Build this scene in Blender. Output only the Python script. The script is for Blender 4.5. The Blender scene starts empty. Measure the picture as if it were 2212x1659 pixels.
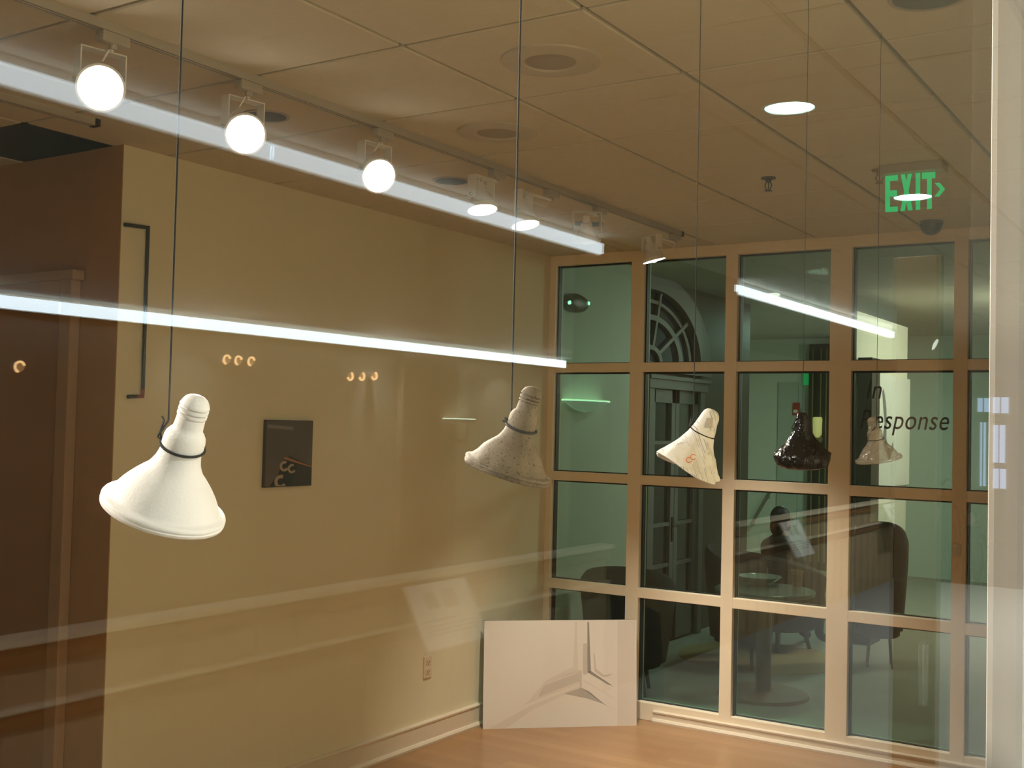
import bpy, bmesh, math, random
from mathutils import Vector, Matrix, noise

random.seed(7)
sc = bpy.context.scene
COL = sc.collection

# ---------------------------------------------------------------- camera
W, H = 2212, 1659
FPX = 2467.69
EYE = Vector((0.0, 0.0, 1.755))
RT = Vector((0.838677863, 0.544126976, 0.023351141))
UP = Vector((-0.000637934, -0.041893923, 0.999121860))
FW = Vector((-0.544627765, 0.837956283, 0.034788389))
cam = bpy.data.cameras.new('camera')
cam.sensor_fit = 'HORIZONTAL'
cam.sensor_width = 36.0
cam.lens = 36.0 * FPX / W
cam.clip_start = 0.02
cam.clip_end = 200
camera = bpy.data.objects.new('camera', cam)
COL.objects.link(camera)
camera.matrix_world = Matrix(((RT.x, UP.x, -FW.x, EYE.x), (RT.y, UP.y, -FW.y, EYE.y),
                              (RT.z, UP.z, -FW.z, EYE.z), (0, 0, 0, 1)))
sc.camera = camera

# ---------------------------------------------------------------- world, exposure
world = bpy.data.worlds.new('world')
sc.world = world
world.use_nodes = True
bg = world.node_tree.nodes['Background']
bg.inputs['Color'].default_value = (0.35, 0.5, 0.8, 1)      # dusk outside
bg.inputs['Strength'].default_value = 0.35
sc.view_settings.view_transform = 'Standard'
sc.view_settings.look = 'None'
sc.view_settings.exposure = 0.0
sc.view_settings.gamma = 1.0
sc.view_settings.use_curve_mapping = False
sc.cycles.use_denoising = True
sc.cycles.max_bounces = 10
sc.cycles.diffuse_bounces = 5
sc.cycles.glossy_bounces = 4
sc.cycles.transparent_max_bounces = 24
sc.cycles.sample_clamp_indirect = 6.0
sc.cycles.caustics_reflective = False
sc.cycles.caustics_refractive = False

# main tuning numbers
SPOT_W = 390.0         # the track lamps
HALL_W = 26.0          # the hall's recessed downlights and its added fill spots
LOBBY_W = 26.0         # the lobby's recessed downlights
STRIP1 = 6.0           # fluorescent strips in the hall
STRIP2 = 12.0

# places
XL, YB, ZC = -3.79, 6.25, 2.835     # left wall, glass grid wall, ceiling of the gallery
XG = -0.15                          # the shop-window glass the photograph looks through
def mir(xv):                        # the hall stands where the glass shows its mirror image
    return 2 * XG - xv


def at(px, py, X=None, Y=None, Z=None):
    """where the line of sight through a photo pixel meets a plane of the room"""
    v = RT * ((px - W / 2) / FPX) + UP * (-(py - H / 2) / FPX) + FW
    t = (X - EYE.x) / v.x if X is not None else (Y - EYE.y) / v.y if Y is not None else (Z - EYE.z) / v.z
    return EYE + v * t


# ---------------------------------------------------------------- materials
MATS = {}
def _new(name):
    m = bpy.data.materials.new(name)
    m.use_nodes = True
    nt = m.node_tree
    return m, nt, nt.nodes['Principled BSDF']

def mat(name, col, rough=0.6, metal=0.0, var=0.06, scale=8.0, bump=0.0, bscale=120.0, spec=0.4, coat=0.0):
    """paint, plaster, metal: a base colour with slight procedural mottling and grain"""
    if name in MATS: return MATS[name]
    m, nt, b = _new(name)
    N, L = nt.nodes, nt.links
    tc = N.new('ShaderNodeTexCoord')
    nz = N.new('ShaderNodeTexNoise'); nz.inputs['Scale'].default_value = scale; nz.inputs['Detail'].default_value = 4
    L.new(tc.outputs['Object'], nz.inputs['Vector'])
    mx = N.new('ShaderNodeMix'); mx.data_type = 'RGBA'
    mx.inputs['A'].default_value = (*[max(0, c * (1 - var)) for c in col], 1)
    mx.inputs['B'].default_value = (*[min(1, c * (1 + var)) for c in col], 1)
    L.new(nz.outputs['Fac'], mx.inputs['Factor'])
    L.new(mx.outputs['Result'], b.inputs['Base Color'])
    b.inputs['Roughness'].default_value = rough
    b.inputs['Metallic'].default_value = metal
    b.inputs['Specular IOR Level'].default_value = spec
    b.inputs['Coat Weight'].default_value = coat
    if bump:
        n2 = N.new('ShaderNodeTexNoise'); n2.inputs['Scale'].default_value = bscale; n2.inputs['Detail'].default_value = 3
        L.new(tc.outputs['Object'], n2.inputs['Vector'])
        bp = N.new('ShaderNodeBump'); bp.inputs['Strength'].default_value = bump; bp.inputs['Distance'].default_value = 0.004
        L.new(n2.outputs['Fac'], bp.inputs['Height'])
        L.new(bp.outputs['Normal'], b.inputs['Normal'])
    MATS[name] = m
    return m

def emit(name, col, strength):
    if name in MATS: return MATS[name]
    m, nt, b = _new(name)
    b.inputs['Base Color'].default_value = (*col, 1)
    b.inputs['Emission Color'].default_value = (*col, 1)
    b.inputs['Emission Strength'].default_value = strength
    MATS[name] = m
    return m

def glass(name, tint, r0=0.04, k=1.0):
    """window glass: clear with a body tint, mirror reflection rising towards grazing angles"""
    m = bpy.data.materials.new(name); m.use_nodes = True
    nt = m.node_tree; N, L = nt.nodes, nt.links
    N.clear()
    out = N.new('ShaderNodeOutputMaterial')
    ge = N.new('ShaderNodeNewGeometry')
    dt = N.new('ShaderNodeVectorMath'); dt.operation = 'DOT_PRODUCT'
    L.new(ge.outputs['Incoming'], dt.inputs[0]); L.new(ge.outputs['Normal'], dt.inputs[1])
    def math_(op, a, b=None, clamp=False):
        n = N.new('ShaderNodeMath'); n.operation = op; n.use_clamp = clamp
        for i, v in enumerate((a, b)):
            if v is None: continue
            if isinstance(v, (int, float)): n.inputs[i].default_value = v
            else: L.new(v, n.inputs[i])
        return n.outputs[0]
    c = math_('ABSOLUTE', dt.outputs['Value'])
    p = math_('POWER', math_('SUBTRACT', 1.0, c, True), 5.0)
    f = math_('ADD', math_('MULTIPLY', p, (1 - r0) * k), r0)
    tr = N.new('ShaderNodeBsdfTransparent'); tr.inputs['Color'].default_value = (*tint, 1)
    gl = N.new('ShaderNodeBsdfGlossy'); gl.inputs['Roughness'].default_value = 0.0
    gl.inputs['Color'].default_value = (1, 1, 1, 1)
    mx = N.new('ShaderNodeMixShader')
    L.new(f, mx.inputs['Fac']); L.new(tr.outputs[0], mx.inputs[1]); L.new(gl.outputs[0], mx.inputs[2])
    L.new(mx.outputs[0], out.inputs['Surface'])
    return m

def wood_floor():
    m, nt, b = _new('oak_floor')
    N, L = nt.nodes, nt.links
    tc = N.new('ShaderNodeTexCoord')
    mp = N.new('ShaderNodeMapping'); mp.inputs['Rotation'].default_value = (0, 0, math.radians(0))
    L.new(tc.outputs['Object'], mp.inputs['Vector'])
    br = N.new('ShaderNodeTexBrick')
    br.inputs['Scale'].default_value = 1.0
    br.inputs['Brick Width'].default_value = 1.3
    br.inputs['Row Height'].default_value = 0.083
    br.inputs['Mortar Size'].default_value = 0.0012
    br.inputs['Color1'].default_value = (0.40, 0.21, 0.085, 1)
    br.inputs['Color2'].default_value = (0.33, 0.165, 0.06, 1)
    br.inputs['Mortar'].default_value = (0.30, 0.15, 0.06, 1)
    L.new(mp.outputs[0], br.inputs['Vector'])
    st = N.new('ShaderNodeMapping'); st.inputs['Scale'].default_value = (3, 60, 1)
    L.new(tc.outputs['Object'], st.inputs['Vector'])
    nz = N.new('ShaderNodeTexNoise'); nz.inputs['Scale'].default_value = 1.0; nz.inputs['Detail'].default_value = 6
    L.new(st.outputs[0], nz.inputs['Vector'])
    mx = N.new('ShaderNodeMix'); mx.data_type = 'RGBA'; mx.blend_type = 'MULTIPLY'
    mx.inputs['Factor'].default_value = 0.35
    L.new(br.outputs['Color'], mx.inputs['A'])
    cr = N.new('ShaderNodeMapRange'); cr.inputs['To Min'].default_value = 0.55; cr.inputs['To Max'].default_value = 1.25
    L.new(nz.outputs['Fac'], cr.inputs['Value'])
    L.new(cr.outputs[0], mx.inputs['B'])
    L.new(mx.outputs['Result'], b.inputs['Base Color'])
    b.inputs['Roughness'].default_value = 0.32
    b.inputs['Specular IOR Level'].default_value = 0.35
    return m

def speckle(name, col, dark, scale=220.0, amount=0.42, rough=0.8, bump=0.25):
    """cast concrete or soil-like paste: dark pits and specks on a base colour"""
    m, nt, b = _new(name)
    N, L = nt.nodes, nt.links
    tc = N.new('ShaderNodeTexCoord')
    n1 = N.new('ShaderNodeTexNoise'); n1.inputs['Scale'].default_value = scale; n1.inputs['Detail'].default_value = 5
    n2 = N.new('ShaderNodeTexNoise'); n2.inputs['Scale'].default_value = scale * 0.12; n2.inputs['Detail'].default_value = 4
    L.new(tc.outputs['Object'], n1.inputs['Vector']); L.new(tc.outputs['Object'], n2.inputs['Vector'])
    r1 = N.new('ShaderNodeValToRGB')
    r1.color_ramp.elements[0].position = amount - 0.06; r1.color_ramp.elements[0].color = (*dark, 1)
    r1.color_ramp.elements[1].position = amount + 0.03; r1.color_ramp.elements[1].color = (1, 1, 1, 1)
    L.new(n1.outputs['Fac'], r1.inputs['Fac'])
    r2 = N.new('ShaderNodeValToRGB')
    r2.color_ramp.elements[0].position = 0.3; r2.color_ramp.elements[0].color = (*[c * 0.7 for c in col], 1)
    r2.color_ramp.elements[1].position = 0.7; r2.color_ramp.elements[1].color = (*col, 1)
    L.new(n2.outputs['Fac'], r2.inputs['Fac'])
    mx = N.new('ShaderNodeMix'); mx.data_type = 'RGBA'; mx.blend_type = 'MULTIPLY'; mx.inputs['Factor'].default_value = 1
    L.new(r2.outputs[0], mx.inputs['A']); L.new(r1.outputs[0], mx.inputs['B'])
    L.new(mx.outputs['Result'], b.inputs['Base Color'])
    b.inputs['Roughness'].default_value = rough
    bp = N.new('ShaderNodeBump'); bp.inputs['Strength'].default_value = bump; bp.inputs['Distance'].default_value = 0.002
    L.new(n1.outputs['Fac'], bp.inputs['Height']); L.new(bp.outputs['Normal'], b.inputs['Normal'])
    return m

def newsprint():
    """newspaper scraps: off-white with rows of tiny grey print broken into columns"""
    m, nt, b = _new('newsprint')
    N, L = nt.nodes, nt.links
    tc = N.new('ShaderNodeTexCoord')
    mp = N.new('ShaderNodeMapping'); mp.inputs['Rotation'].default_value = (0.2, 0.5, 0.9)
    L.new(tc.outputs['Object'], mp.inputs['Vector'])
    br = N.new('ShaderNodeTexBrick'); br.inputs['Scale'].default_value = 1
    br.inputs['Brick Width'].default_value = 0.011; br.inputs['Row Height'].default_value = 0.0032
    br.inputs['Mortar Size'].default_value = 0.0009; br.inputs['Bias'].default_value = -0.2
    br.inputs['Color1'].default_value = (0.9, 0.9, 0.9, 1); br.inputs['Color2'].default_value = (0.22, 0.21, 0.2, 1)
    br.inputs['Mortar'].default_value = (0.95, 0.95, 0.95, 1)
    L.new(mp.outputs[0], br.inputs['Vector'])
    vo = N.new('ShaderNodeTexVoronoi'); vo.inputs['Scale'].default_value = 38
    L.new(tc.outputs['Object'], vo.inputs['Vector'])
    rp = N.new('ShaderNodeValToRGB'); rp.color_ramp.interpolation = 'CONSTANT'
    rp.color_ramp.elements[0].position = 0; rp.color_ramp.elements[0].color = (0.0, 0.0, 0.0, 1)
    rp.color_ramp.elements[1].position = 0.45; rp.color_ramp.elements[1].color = (0.85, 0.85, 0.85, 1)
    L.new(vo.outputs['Color'], rp.inputs['Fac'])
    base = N.new('ShaderNodeMix'); base.data_type = 'RGBA'
    base.inputs['A'].default_value = (0.60, 0.575, 0.525, 1)
    L.new(rp.outputs[0], base.inputs['Factor'])
    mu = N.new('ShaderNodeMix'); mu.data_type = 'RGBA'; mu.blend_type = 'MULTIPLY'; mu.inputs['Factor'].default_value = 1
    mu.inputs['A'].default_value = (0.60, 0.575, 0.525, 1)
    L.new(br.outputs['Color'], mu.inputs['B'])
    L.new(mu.outputs['Result'], base.inputs['B'])
    L.new(base.outputs['Result'], b.inputs['Base Color'])
    b.inputs['Roughness'].default_value = 0.75
    nz = N.new('ShaderNodeTexNoise'); nz.inputs['Scale'].default_value = 90
    L.new(tc.outputs['Object'], nz.inputs['Vector'])
    bp = N.new('ShaderNodeBump'); bp.inputs['Strength'].default_value = 0.5; bp.inputs['Distance'].default_value = 0.003
    L.new(nz.outputs['Fac'], bp.inputs['Height']); L.new(bp.outputs['Normal'], b.inputs['Normal'])
    return m

WALL = mat('cream_wall_paint', (0.77, 0.70, 0.49), 0.75, var=0.03, scale=3, bump=0.05)
CEIL = mat('ceiling_tile', (0.58, 0.51, 0.375), 0.9, var=0.05, scale=40, bump=0.15, bscale=220)
TBAR = mat('ceiling_reveal', (0.15, 0.115, 0.08), 0.8)
TRIM = mat('painted_trim', (0.76, 0.66, 0.51), 0.45, var=0.02)
MULL = mat('cream_window_frame', (0.90, 0.78, 0.59), 0.5, var=0.02)
GASK = mat('black_gasket', (0.012, 0.014, 0.016), 0.5)
WHITE = mat('white_enamel', (0.78, 0.74, 0.66), 0.4, var=0.02)
DARKW = mat('alcove_brown', (0.44, 0.25, 0.11), 0.7, var=0.08)  # one even brown tone for the alcove walls
BLACK = mat('black_matt', (0.015, 0.014, 0.014), 0.6)
BLKCORD = mat('black_cord', (0.01, 0.01, 0.012), 0.8)
STEEL = mat('brushed_steel', (0.5, 0.5, 0.5), 0.35, metal=1.0)
TRACKM = mat('track_enamel', (0.44, 0.39, 0.31), 0.45, var=0.02)
FLOOR = wood_floor()
PANE_FRONT = glass('clear_glass', (0.985, 0.99, 0.98), 0.04, 0.5)
PANE_GRID = glass('green_glass', (0.66, 0.86, 0.79), 0.035, 0.8)
PANE_CLEAR = glass('door_glass', (0.9, 0.95, 0.93), 0.04, 1.0)
LAMP = emit('lamp_lens', (1.0, 0.96, 0.88), 14.0)


# ---------------------------------------------------------------- mesh helpers
class MB:
    """collects shapes (world coordinates) and links them as ONE mesh object"""
    def __init__(s): s.v, s.f, s.m = [], [], []
    def add(s, vs, fs, mi=0):
        o = len(s.v); s.v += [Vector(p) for p in vs]; s.f += [[i + o for i in f] for f in fs]; s.m += [mi] * len(fs)
        return s
    def box(s, x0, x1, y0, y1, z0, z1, mi=0):
        x0, x1 = sorted((x0, x1)); y0, y1 = sorted((y0, y1)); z0, z1 = sorted((z0, z1))
        return s.add([(x0, y0, z0), (x1, y0, z0), (x1, y1, z0), (x0, y1, z0), (x0, y0, z1), (x1, y0, z1), (x1, y1, z1), (x0, y1, z1)],
                     [(0, 3, 2, 1), (4, 5, 6, 7), (0, 1, 5, 4), (1, 2, 6, 5), (2, 3, 7, 6), (3, 0, 4, 7)], mi)
    def obox(s, c, ax, ay, az, mi=0):
        """box at centre c with half-axis vectors"""
        c, ax, ay, az = map(Vector, (c, ax, ay, az))
        vs = [c + ax * i + ay * j + az * k for k in (-1, 1) for j in (-1, 1) for i in (-1, 1)]
        return s.add(vs, [(0, 2, 3, 1), (4, 5, 7, 6), (0, 1, 5, 4), (1, 3, 7, 5), (3, 2, 6, 7), (2, 0, 4, 6)], mi)
    def bbox(s, x0, x1, y0, y1, z0, z1, b=0.004, mi=0):
        """box with chamfered edges"""
        bm = bmesh.new()
        bmesh.ops.create_cube(bm, size=1)
        for v in bm.verts:
            v.co = Vector((x0 + (v.co.x + .5) * (x1 - x0), y0 + (v.co.y + .5) * (y1 - y0), z0 + (v.co.z + .5) * (z1 - z0)))
        bmesh.ops.bevel(bm, geom=bm.edges[:], offset=b, segments=2, affect='EDGES', profile=0.6)
        return s.bm(bm, mi)
    def bm(s, bm, mi=0, M=None):
        bm.verts.index_update()
        vs = [(M @ v.co if M else v.co.copy()) for v in bm.verts]
        fs = [[v.index for v in f.verts] for f in bm.faces]
        bm.free()
        return s.add(vs, fs, mi)
    def tube(s, pts, r, n=8, mi=0, cap=True):
        pts = [Vector(p) for p in pts]
        rs = r if isinstance(r, (list, tuple)) else [r] * len(pts)
        o = len(s.v); prev = None
        for i, p in enumerate(pts):
            d = (pts[min(i + 1, len(pts) - 1)] - pts[max(i - 1, 0)]).normalized()
            if prev is None:
                a = d.cross(Vector((0, 0, 1)) if abs(d.z) < .9 else Vector((1, 0, 0))).normalized()
            else:
                a = (prev - d * prev.dot(d)).normalized()
            prev = a; b = d.cross(a)
            for k in range(n):
                t = 2 * math.pi * k / n
                s.v.append(p + (a * math.cos(t) + b * math.sin(t)) * rs[i])
        for i in range(len(pts) - 1):
            for k in range(n):
                s.f.append([o + i * n + k, o + i * n + (k + 1) % n, o + (i + 1) * n + (k + 1) % n, o + (i + 1) * n + k]); s.m.append(mi)
        if cap:
            s.f.append([o + k for k in range(n)][::-1]); s.m.append(mi)
            s.f.append([o + (len(pts) - 1) * n + k for k in range(n)]); s.m.append(mi)
        return s
    def lathe(s, prof, c, axis=(0, 0, 1), n=32, mi=0, warp=None, ref=None, mis=None):
        """profile [(distance along the axis, radius)] turned about the axis through c; warp(t, k, r, h) may change a radius"""
        c = Vector(c); axis = Vector(axis).normalized()
        ref = Vector(ref) if ref is not None else (Vector((1, 0, 0)) if abs(axis.x) < .8 else Vector((0, 1, 0)))
        a = (ref - axis * ref.dot(axis)).normalized(); b = axis.cross(a)
        o = len(s.v)
        for h, r in prof:
            for k in range(n):
                t = 2 * math.pi * k / n
                rr, hh = (warp(t, r, h) if warp else (r, h))
                s.v.append(c + axis * hh + (a * math.cos(t) + b * math.sin(t)) * rr)
        for i in range(len(prof) - 1):
            for k in range(n):
                s.f.append([o + i * n + k, o + i * n + (k + 1) % n, o + (i + 1) * n + (k + 1) % n, o + (i + 1) * n + k]); s.m.append(mis[i] if mis else mi)
        if prof[0][1] > 1e-5: s.f.append([o + k for k in range(n)][::-1]); s.m.append(mis[0] if mis else mi)
        if prof[-1][1] > 1e-5: s.f.append([o + (len(prof) - 1) * n + k for k in range(n)]); s.m.append(mis[-1] if mis else mi)
        return s
    def prism(s, pts, off, mi=0):
        """flat polygon given by 3-D points, thickened by vector off"""
        pts = [Vector(p) for p in pts]; off = Vector(off); n = len(pts)
        return s.add(pts + [p + off for p in pts],
                     [list(range(n))[::-1], [i + n for i in range(n)]] + [[i, (i + 1) % n, n + (i + 1) % n, n + i] for i in range(n)], mi)
    def build(s, name, material, parent=None, smooth=False, fix=True):
        base = Vector((0, 0, 0))
        if parent is not None:
            q = parent
            while q is not None:
                base += q.location; q = q.parent
        me = bpy.data.meshes.new(name)
        me.from_pydata([tuple(p - base) for p in s.v], [], s.f)
        for mm in (material if isinstance(material, (list, tuple)) else [material]): me.materials.append(mm)
        for p, i in zip(me.polygons, s.m): p.material_index = i
        if fix:
            bm = bmesh.new(); bm.from_mesh(me)
            bmesh.ops.remove_doubles(bm, verts=bm.verts, dist=1e-6)
            bmesh.ops.recalc_face_normals(bm, faces=bm.faces)
            bm.to_mesh(me); bm.free()
        if smooth:
            for p in me.polygons: p.use_smooth = True
            try: me.set_sharp_from_angle(angle=math.radians(smooth if smooth is not True else 40))
            except Exception: pass
        o = bpy.data.objects.new(name, me)
        COL.objects.link(o)
        if parent is not None: o.parent = parent
        return o

def tag(o, label, cat, group=None):
    o['label'] = label; o['category'] = cat
    if group: o['group'] = group
    return o

def thing(name, loc, label, cat, group=None):
    o = bpy.data.objects.new(name, None)
    o.empty_display_size = 0.05
    o.location = loc
    COL.objects.link(o)
    return tag(o, label, cat, group)

def struct(o):
    o['kind'] = 'structure'
    return o

def sbox(name, x0, x1, y0, y1, z0, z1, m):
    return struct(MB().box(x0, x1, y0, y1, z0, z1).build(name, m))

def lamp(name, kind, loc, energy, col, **kw):
    l = bpy.data.lights.new(name, kind)
    l.energy = energy; l.color = col
    for k, v in kw.items(): setattr(l, k, v)
    o = bpy.data.objects.new(name, l)
    o.location = loc
    COL.objects.link(o)
    return o

def aim(o, d):
    o.rotation_euler = Vector(d).to_track_quat('-Z', 'Y').to_euler()

def arc(c, a, b, r, t0, t1, n=24):
    return [Vector(c) + Vector(a) * (r * math.cos(t0 + (t1 - t0) * i / n)) + Vector(b) * (r * math.sin(t0 + (t1 - t0) * i / n)) for i in range(n + 1)]


# ================================================================ THE GALLERY: SHELL
sbox('floor', -6.2, XG, -1.3, YB + 0.12, -0.08, 0.0, FLOOR)

# ceiling of lay-in tiles with recessed joints
def tile_ceiling(name, xs, ys, z, gap, m, mback, skip=()):
    b = MB()
    for i in range(len(xs) - 1):
        for j in range(len(ys) - 1):
            if (i, j) in skip: continue
            x0, x1, y0, y1 = xs[i] + gap, xs[i + 1] - gap, ys[j] + gap, ys[j + 1] - gap
            e = 0.004
            b.add([(x0, y0, z + .012), (x1, y0, z + .012), (x1, y1, z + .012), (x0, y1, z + .012),
                   (x0, y0, z + e), (x1, y0, z + e), (x1, y1, z + e), (x0, y1, z + e),
                   (x0 + e, y0 + e, z), (x1 - e, y0 + e, z), (x1 - e, y1 - e, z), (x0 + e, y1 - e, z)],
                  [(0, 1, 5, 4), (1, 2, 6, 5), (2, 3, 7, 6), (3, 0, 4, 7), (4, 5, 9, 8), (5, 6, 10, 9), (6, 7, 11, 10), (7, 4, 8, 11), (11, 10, 9, 8)], 0)
            b.add([(xs[i], ys[j], z + .0125), (xs[i + 1], ys[j], z + .0125), (xs[i + 1], ys[j + 1], z + .0125), (xs[i], ys[j + 1], z + .0125)], [(3, 2, 1, 0)], 1)
    return struct(b.build(name, [m, mback], fix=False))

gx = [-1.46 + 0.60 * k for k in range(-8, 3)] + [XG]
gy = [2.55 + 0.6165 * k for k in range(-6, 7)]
gy = [-1.3] + [y for y in gy if y < YB - 0.05] + [YB + 0.02]
iy_cav = [j for j in range(len(gy) - 1) if gy[j] <= 2.75 < gy[j + 1]][0]
tile_ceiling('ceiling', gx, gy, ZC, 0.0075, CEIL, TBAR, skip={(3, iy_cav)})
# one tile is missing beyond the left wall: a dark plenum shows
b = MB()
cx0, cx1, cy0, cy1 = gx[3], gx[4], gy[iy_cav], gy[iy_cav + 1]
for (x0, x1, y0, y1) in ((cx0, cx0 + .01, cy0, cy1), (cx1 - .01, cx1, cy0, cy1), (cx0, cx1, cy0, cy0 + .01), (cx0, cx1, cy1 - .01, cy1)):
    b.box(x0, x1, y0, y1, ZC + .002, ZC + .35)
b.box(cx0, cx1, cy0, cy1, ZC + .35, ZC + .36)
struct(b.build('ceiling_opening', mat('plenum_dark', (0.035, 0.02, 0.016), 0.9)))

YC = 2.945          # outer corner of the left wall
sbox('wall_left', XL - 0.2, XL, YC, YB + 0.1, 0, ZC, WALL)
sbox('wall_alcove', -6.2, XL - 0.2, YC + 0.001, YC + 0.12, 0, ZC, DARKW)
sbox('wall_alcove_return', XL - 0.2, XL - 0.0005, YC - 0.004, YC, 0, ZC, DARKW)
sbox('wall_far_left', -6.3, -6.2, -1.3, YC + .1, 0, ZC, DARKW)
sbox('wall_front', -6.3, XG, -1.4, -1.3, 0, ZC, WALL)
sbox('wall_right', XG - 0.004, XG + 0.12, 2.62, YB + 0.1, 0, 3.05, WALL)
sbox('wall_hall_left', XG, XG + .12, 14.62, 27, -.62, 3.0, WALL)
sbox('wall_right_inner', XG - .06, XG - 0.02, 1.16, 2.62, 0, ZC, WALL)
# pier that closes the glass on the right
pj = at(2133, 900, Y=1.05)
struct(MB().bbox(pj.x, XG - 0.012, 1.05, 1.16, 0, ZC, 0.006).build('trim_1', mat('pale_pier_paint', (0.56, 0.51, 0.45), 0.5, var=0.02)))

# door with casing in the dark alcove wall
ya = YC - 0.004
d1 = at(168, 530, Y=ya); 
door = MB().box(d1.x - 1.0, d1.x - 0.045, ya - 0.03, ya, 0, 2.2).build('door_1', mat('brown_door', (0.34, 0.17, 0.07), 0.5, var=0.15, scale=3))
struct(door)
b = MB().bbox(d1.x - 0.045, d1.x + 0.03, ya - 0.045, ya + .001, 0, 2.30).bbox(d1.x - 1.08, d1.x - 0.045, ya - 0.045, ya + .001, 2.2, 2.30)
b.bbox(d1.x - 1.1, d1.x + 0.05, ya - 0.055, ya + .001, 2.30, 2.34)
b.build('door_casing', mat('brown_casing', (0.40, 0.25, 0.14), 0.5), door)

# baseboards: board, cap and shoe
def baseboard(name, p0, p1, nrm, h=0.128, t=0.018):
    p0, p1, nrm = Vector(p0), Vector(p1), Vector(nrm)
    prof = [(0, 0), (t + .014, 0), (t + .016, .012), (t + .008, .024), (t, .026), (t, h - .016), (t + .005, h - .014), (t + .006, h - .006), (t - .004, h), (0, h)]
    vs = [p0 + nrm * a + Vector((0, 0, z)) for a, z in prof] + [p1 + nrm * a + Vector((0, 0, z)) for a, z in prof]
    n = len(prof)
    return struct(MB().add(vs, [list(range(n)), [i + n for i in range(n)][::-1]] + [[i, (i + 1) % n, n + (i + 1) % n, n + i] for i in range(n)]).build(name, TRIM))
baseboard('baseboard_left', (XL, YC, 0), (XL, YB - .04, 0), (1, 0, 0))

# ================================================================ THE GLASS GRID WALL
cols = [(-3.745, -3.206), (-3.120, -2.589), (-2.516, -1.971), (-1.850, -1.317), (-1.246, -0.715)]
rows = [(0.105, 0.722), (0.782, 1.404), (1.462, 2.088), (2.146, 2.771)]
bars_x = [(XL, cols[0][0])] + [(cols[i][1], cols[i + 1][0]) for i in range(4)] + [(cols[4][1], XG)]
bars_z = [(0.0, rows[0][0])] + [(rows[i][1], rows[i + 1][0]) for i in range(3)] + [(rows[3][1], ZC)]
grid = bpy.data.objects.new('window_1', None); grid.location = (XL, YB, 0); COL.objects.link(grid); struct(grid)
for i, (x0, x1) in enumerate(bars_x):
    MB().bbox(x0, x1, YB, YB + 0.10, 0.001, ZC - .001, 0.003).build('mullion', MULL if i < 5 else WALL, grid)
for k, (z0, z1) in enumerate(bars_z):
    for i, (x0, x1) in enumerate(cols):
        MB().bbox(x0 - .002, x1 + .002, YB + .001, YB + 0.099, z0 + .001, z1, 0.003).build('transom', MULL, grid)
pane_text = None
for i, (x0, x1) in enumerate(cols):
    for k, (z0, z1) in enumerate(rows):
        p = MB().box(x0 + .004, x1 - .004, YB + .055, YB + .061, z0 + .004, z1 - .004).build('pane', PANE_GRID, grid)
        g = 0.009
        bb = MB()
        bb.box(x0, x0 + g, YB + .030, YB + .066, z0, z1).box(x1 - g, x1, YB + .045, YB + .066, z0, z1)
        bb.box(x0 + g, x1 - g, YB + .040, YB + .066, z1 - g, z1).box(x0 + g, x1 - g, YB + .045, YB + .066, z0, z0 + g * .6)
        bb.build('gasket', GASK, p)
# sill board along the foot of the grid wall
baseboard('baseboard_back', (-3.0, YB, 0), (XG, YB, 0), (0, -1, 0), h=0.07, t=0.012)

# ================================================================ THE FRONT GLASS
front = MB().box(XG - 0.004, XG + 0.004, -1.3, 2.6, 0.02, ZC).build('window_2', PANE_FRONT)
struct(front)

# ================================================================ HANGING BULBS
def bulb_axis(tilt, toward, px, py):
    """up axis leaning by tilt to the viewer's right and by toward to the viewer, in degrees"""
    a, t = math.radians(tilt), math.radians(toward)
    d = (at(px, py, X=-0.845) - EYE).normalized()
    u = (UP - d * UP.dot(d)).normalized(); q = d.cross(u)
    return ((q * math.sin(a) + u * math.cos(a)) * math.cos(t) - d * math.sin(t)).normalized()

def hang(name, label, rim_px, Xp, axis, R, Lh, prof, m, neck, string_px, sx, warp=None, n=72, ring=True, mis=None, string_r=0.0013, part='bulb_cast'):
    """prof: (0 = top .. 1 = rim, radius in rims). rim_px is where the middle of the rim shows."""
    c = at(*rim_px, X=Xp)
    pr = [((1 - s) * Lh, r * R) for s, r in prof]
    st = at(*string_px, X=sx)
    root = thing(name, c, label, 'sculpture', 'light bulb casts hung in a row on black string')
    MB().lathe(pr, c, axis, n, warp=warp, ref=RT, mis=mis).build(part, m, root, smooth=50)
    # loop of string round the neck and the line up to the ceiling
    nr = neck[1] * R; nc = c + axis * ((1 - neck[0]) * Lh)
    a = (RT - axis * RT.dot(axis)).normalized(); bb = axis.cross(a)
    pts = []
    for k in range(33):
        t = math.pi + 2 * math.pi * k / 32
        rr, hh = nr + string_r * .6, 0
        if warp: rr = warp(t % (2 * math.pi), nr, (1 - neck[0]) * Lh)[0] + string_r * .6
        pts.append(nc + (a * math.cos(t) + bb * math.sin(t)) * rr + axis * (0.003 * math.sin(t)))
    lp = MB().tube(pts, string_r, 6)
    left = pts[0]
    lp.tube([left, left + Vector((0, 0, .002)) - RT * .0035, st - RT * .004, st + Vector((0, 0, .004)) - RT * .006], string_r * .8, 6)
    lp.tube([left, left - RT * .001 + Vector((0, 0, .006)), st], string_r * .9, 6)
    lp.build('string_loop', BLKCORD, root)
    MB().tube([st, Vector((st.x, st.y, ZC))], string_r * .75, 6).build('string', BLKCORD, root)
    return root, c

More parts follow.
